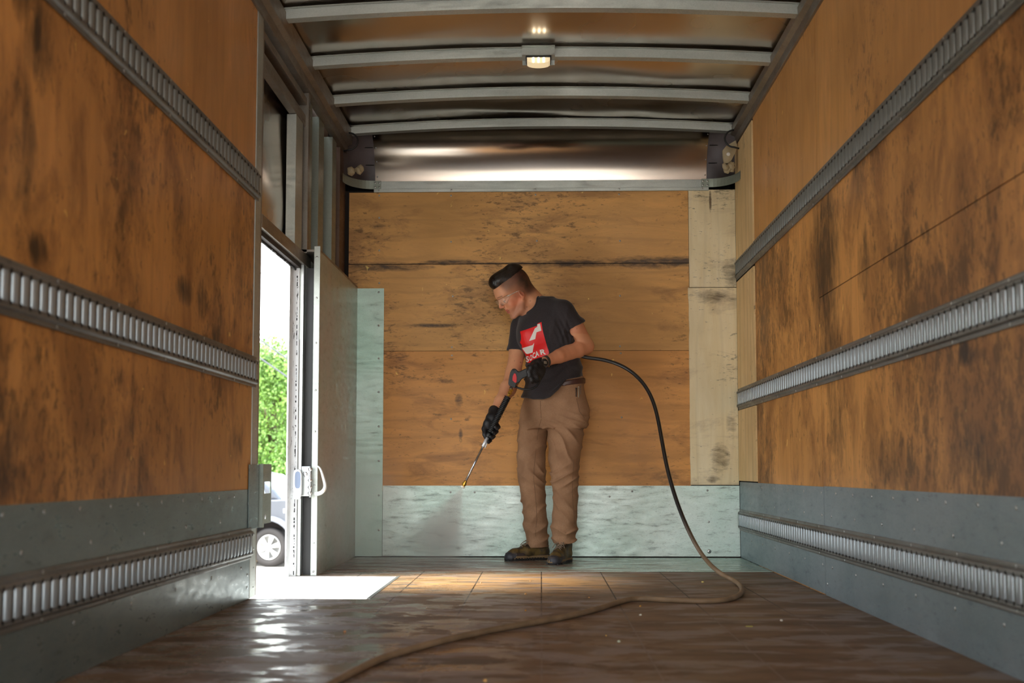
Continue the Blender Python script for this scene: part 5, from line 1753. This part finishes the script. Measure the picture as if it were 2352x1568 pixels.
archf = [(.50 * math.cos(a), .37 + .50 * math.sin(a)) for a in np.linspace(-.15, math.pi + .15, 15)]
archr = [(-3.5 + .50 * math.cos(a), .37 + .50 * math.sin(a)) for a in np.linspace(-.15, math.pi + .15, 15)]
low = [(.98, .34)] + archf + archr + [(-4.75, .40)]
body_p = low + [(-4.80, 1.20), (-4.78, 1.25), (-3.0, 1.26), (-2.9, 1.27), (.12, 1.27), (.5, 1.29), (.85, 1.24), (.98, 1.05)]
extr(body_p, -1.75, .05, 'body_shell', m_bd, .03)
extr([(-2.95, 1.25), (-2.88, 1.72), (-2.75, 1.80), (-.75, 1.80), (-.45, 1.74), (.0, 1.45), (.16, 1.25)], -1.62, -.08, 'cab', m_bd, .05)
extr([(-2.6, 1.30), (-2.6, 1.68), (-.72, 1.70), (-.50, 1.66), (-.16, 1.45), (-.10, 1.30)], -.09, -.06, 'side_window', m_gls, .01)
extr([(.18, 1.26), (.0, 1.47), (-.43, 1.75), (-.47, 1.73), (-.04, 1.44), (.12, 1.26)], -1.5, -.2, 'windscreen', m_gls, .01)
fl_ = [(.50 * math.cos(a), .37 + .50 * math.sin(a)) for a in np.linspace(0, math.pi, 15)] + [(.63 * math.cos(a), .37 + .60 * math.sin(a)) for a in np.linspace(math.pi, 0, 15)]
extr(fl_, .0, .12, 'wheel_arch', G('light_grey_flare', c8(112, 114, 120), .4).mat, .02)
extr([(u - 3.5, z) for u, z in fl_], .0, .12, 'wheel_arch', m_bd, .02)
extr([(.62, .42), (.62, .54), (1.12, .54), (1.14, .50), (1.12, .42)], -1.75, .10, 'bumper', G('pale_bumper', c8(226, 220, 206), .4).mat, .02)
extr([(.30, 1.02), (.30, 1.10), (.52, 1.10), (.54, 1.02)], .04, .062, 'fender_badge', G('badge_white', c8(236, 238, 240), .4).mat, .005)
extr([(.80, .84), (.80, 1.04), (.99, 1.02), (.99, .84)], -.35, .055, 'headlight', m_gls, .02)
extr([(-3.9, .5), (.9, .5), (.9, .9), (-3.9, .9)], -1.4, -.35, 'chassis', m_dark, 0)
for u0 in (0, -3.5):
    for v0 in (.02, -1.70):
        wt_ = MB()
        c_ = tp(u0, v0, .37)
        wt_.lathe(c_ - sd_ * .25, sd_, [(0, .20), (0, .34), (.03, .365), (.22, .365), (.26, .345), (.262, .26), (.235, .235), (.10, .235), (.10, .0)], 40)
        wh = wt_.build('wheel', m_tyre, tk)
        rm = MB()
        rm.lathe(c_ - sd_ * .03, sd_, [(0, .238), (.035, .238), (.04, .228), (.030, .215), (0, .21)], 40)
        rm.lathe(c_ - sd_ * .04, sd_, [(0, .06), (.05, .06), (.06, .045), (.062, .02)], 20)
        for k in range(6):
            for da in (-.13, .13):
                a_ = k * math.pi / 3 + .26 + da
                dr_ = hd_ * math.cos(a_) + np.array([0, 0, math.sin(a_)]); tn = -hd_ * math.sin(a_) + np.array([0, 0, math.cos(a_)])
                q = [c_ + dr_ * r1 + tn * w_ * s_ + sd_ * d_ for r1, w_, d0 in ((.04, .018, .012), (.22, .022, 0)) for s_ in (-1, 1) for d_ in (-.03 + d0, .008 + d0)]
                rm.add(q, [(0, 1, 3, 2), (4, 6, 7, 5), (0, 4, 5, 1), (2, 3, 7, 6), (0, 2, 6, 4), (1, 5, 7, 3)])
        rm.build('rim', m_rimm, wh)

# trees beyond the road
m_leaf = G('spring_leaves', c8(150, 188, 70), .6)
_n = m_leaf.noise(m_leaf.co(), 1.4, 4, .6)
m_leaf.set(m_leaf.mix(m_leaf.mr(_n, .35, .7), c8(74, 112, 44), c8(150, 176, 90)))
m_leaf.b.inputs['Transmission Weight'].default_value = 0.0
m_leaf.b.inputs['Subsurface Weight'].default_value = 0.0
m_bark = G('tree_bark', c8(92, 78, 62), .9).mat


def tree(px, Y, toppx, wid, seed, label):
    rnd = np.random.RandomState(seed)
    base_ = P(px, 1080, Y); base_[2] = GZ + .1
    top_z = P(px, toppx, Y)[2]
    Ht = top_z - base_[2]
    t = thing('leafy_tree', tuple(base_), label, 'tree', 'bright green trees beyond the road')
    b = MB(); b.tube([base_, base_ + [0.1, 0, Ht * .35], base_ + [.05, .1, Ht * .7], base_ + [0, 0, Ht * .9]], [.22, .17, .1, .04], 8)
    for k in range(7):
        a = k * 2.4; h0 = Ht * (.3 + .07 * k)
        b.tube([base_ + [0, 0, h0], base_ + [wid * .3 * math.cos(a), wid * .3 * math.sin(a), h0 + Ht * .12], base_ + [wid * .6 * math.cos(a), wid * .6 * math.sin(a), h0 + Ht * .2]], [.08, .05, .02], 6)
    b.build('trunk', m_bark, t)
    nb = 26
    cs = []
    for k in range(nb):
        hh = rnd.uniform(.12, .93); a = rnd.uniform(0, 6.28); rr = wid * (1 - .75 * abs(hh - .42) / .58) * rnd.uniform(.25, .95)
        cs.append((base_ + [rr * math.cos(a), rr * math.sin(a), Ht * hh], wid * rnd.uniform(.28, .45)))
    n = 24000
    ci = rnd.randint(0, nb, n)
    C_ = np.array([cs[i][0] for i in ci]); Rr = np.array([cs[i][1] for i in ci])
    d = rnd.normal(size=(n, 3)); d /= np.linalg.norm(d, axis=1)[:, None]
    pos = C_ + d * (Rr * rnd.uniform(.55, 1.05, n))[:, None]
    nrm = d + rnd.normal(size=(n, 3)) * .6; nrm /= np.linalg.norm(nrm, axis=1)[:, None]
    tx = np.cross(nrm, rnd.normal(size=(n, 3))); tx /= np.linalg.norm(tx, axis=1)[:, None]; ty = np.cross(nrm, tx)
    s_ = rnd.uniform(.035, .075, n)[:, None]
    v = np.stack([pos + tx * s_, pos + ty * s_ * .6, pos - tx * s_, pos - ty * s_ * .6], 1).reshape(-1, 3)
    f = np.arange(4 * n).reshape(-1, 4)
    o = np_mesh('foliage', v, f, m_leaf.mat, t)
    o['kind'] = 'stuff'
    return t


tree(622, 38, 800, 2.6, 1, 'tall light green tree rising left in the side door opening')
tree(668, 44, 790, 2.8, 2, 'light green tree standing right in the side door opening, beside the door edge')
tree(640, 52, 880, 4.8, 5, 'broader bushy tree filling the gap behind the other two')

m_wire = G('cable_black', c8(90, 90, 96), .6).mat
for (x0, y0, x1, y1, Y, lab) in ((600, 627, 690, 630, 30, 'highest overhead wire, nearly level against the white sky'),
                                 (600, 824, 690, 886, 26, 'lower overhead wire crossing the trees steeply'),
                                 (600, 782, 690, 845, 27, 'middle overhead wire just above the trees')):
    a_, c_ = P(x0, y0, Y), P(x1, y1, Y); d = c_ - a_
    b = MB(); b.tube([a_ - d * 5, a_, c_, c_ + d * 5], .016 if Y > 28 else .020, 6)
    tag(b.build('overhead_wire', m_wire), lab, 'wire', 'overhead wires outside the door')

# ================================================================== SPRAY MIST


def volume_mat(name, dens_fn, colr=(.97, .95, .96, 1)):
    m = bpy.data.materials.new(name); m.use_nodes = True
    g = G.__new__(G); g.mat = m; g.t = m.node_tree
    for n in list(g.t.nodes): g.t.nodes.remove(n)
    out = g.node('ShaderNodeOutputMaterial'); vs_ = g.node('ShaderNodeVolumeScatter')
    vs_.inputs['Color'].default_value = colr; vs_.inputs['Anisotropy'].default_value = .2
    g.put(vs_.inputs['Density'], dens_fn(g)); g.t.links.new(vs_.outputs[0], out.inputs['Volume'])
    return m


NZ = LN(1119)
tgt = PF(985, 1275, 0.03)
ax_ = Vector(tgt - NZ); LEN = ax_.length; ax_.normalize()


def cone_d(g):
    c = g.co(); x, y, z = g.sep(c)
    r = g.m('SQRT', g.m('ADD', g.m('MULTIPLY', x, x), g.m('MULTIPLY', y, y)))
    rr = g.m('DIVIDE', r, g.m('ADD', g.m('MULTIPLY', z, .33), .004))
    e = g.mr(rr, .55, 1.0, 1, 0)
    al = g.m('DIVIDE', .55, g.m('ADD', z, .06))
    nn = g.mr(g.noise(g.co((1, 1, .35)), 14, 3, .6), .3, .7, .55, 1.3)
    fade = g.mr(z, LEN * .75, LEN * 1.12, 1, .25)
    return g.m('MULTIPLY', g.m('MULTIPLY', g.m('MULTIPLY', e, al), nn), g.m('MULTIPLY', fade, 2.6))


b = MB(); b.lathe((0, 0, 0), (0, 0, 1), [(0.0, .004), (LEN * 1.12, LEN * 1.12 * .33 + .004)], 32)
cn = b.build('spray_cone', volume_mat('spray_mist', cone_d))
cn.location = NZ; cn.rotation_euler = ax_.to_track_quat('Z', 'Y').to_euler()
tag(cn, 'fan of fine water spray shooting from the nozzle down to the floor', 'water spray', kind='stuff')


def haze_d(g):
    c = g.co(); x, y, z = g.sep(c)
    r = g.m('SQRT', g.m('ADD', g.m('ADD', g.m('MULTIPLY', x, x), g.m('MULTIPLY', y, y)), g.m('MULTIPLY', z, z)))
    e = g.mr(r, .25, 1.0, 1, 0)
    nn = g.mr(g.noise(c, 2.2, 4, .6, .5), .35, .65, .35, 1.3)
    return g.m('MULTIPLY', g.m('MULTIPLY', e, nn), .65)


mh = volume_mat('drifting_mist', haze_d)
for c_, r_, lab in ((P(800, 1180, 6.45), (.36, .60, .62), 'soft drifting mist in front of the metal pocket panel, near the floor'),
                    (P(950, 1262, 6.62), (.55, .40, .24), 'low cloud of spray mist spreading over the floor where the water hits')):
    bmm = bmesh.new(); bmesh.ops.create_icosphere(bmm, subdivisions=3, radius=1)
    me = bpy.data.meshes.new('mist_cloud'); bmm.to_mesh(me); bmm.free(); me.materials.append(mh)
    o = bpy.data.objects.new('mist_cloud', me); COL.objects.link(o); o.location = c_; o.scale = r_
    tag(o, lab, 'mist', kind='stuff')
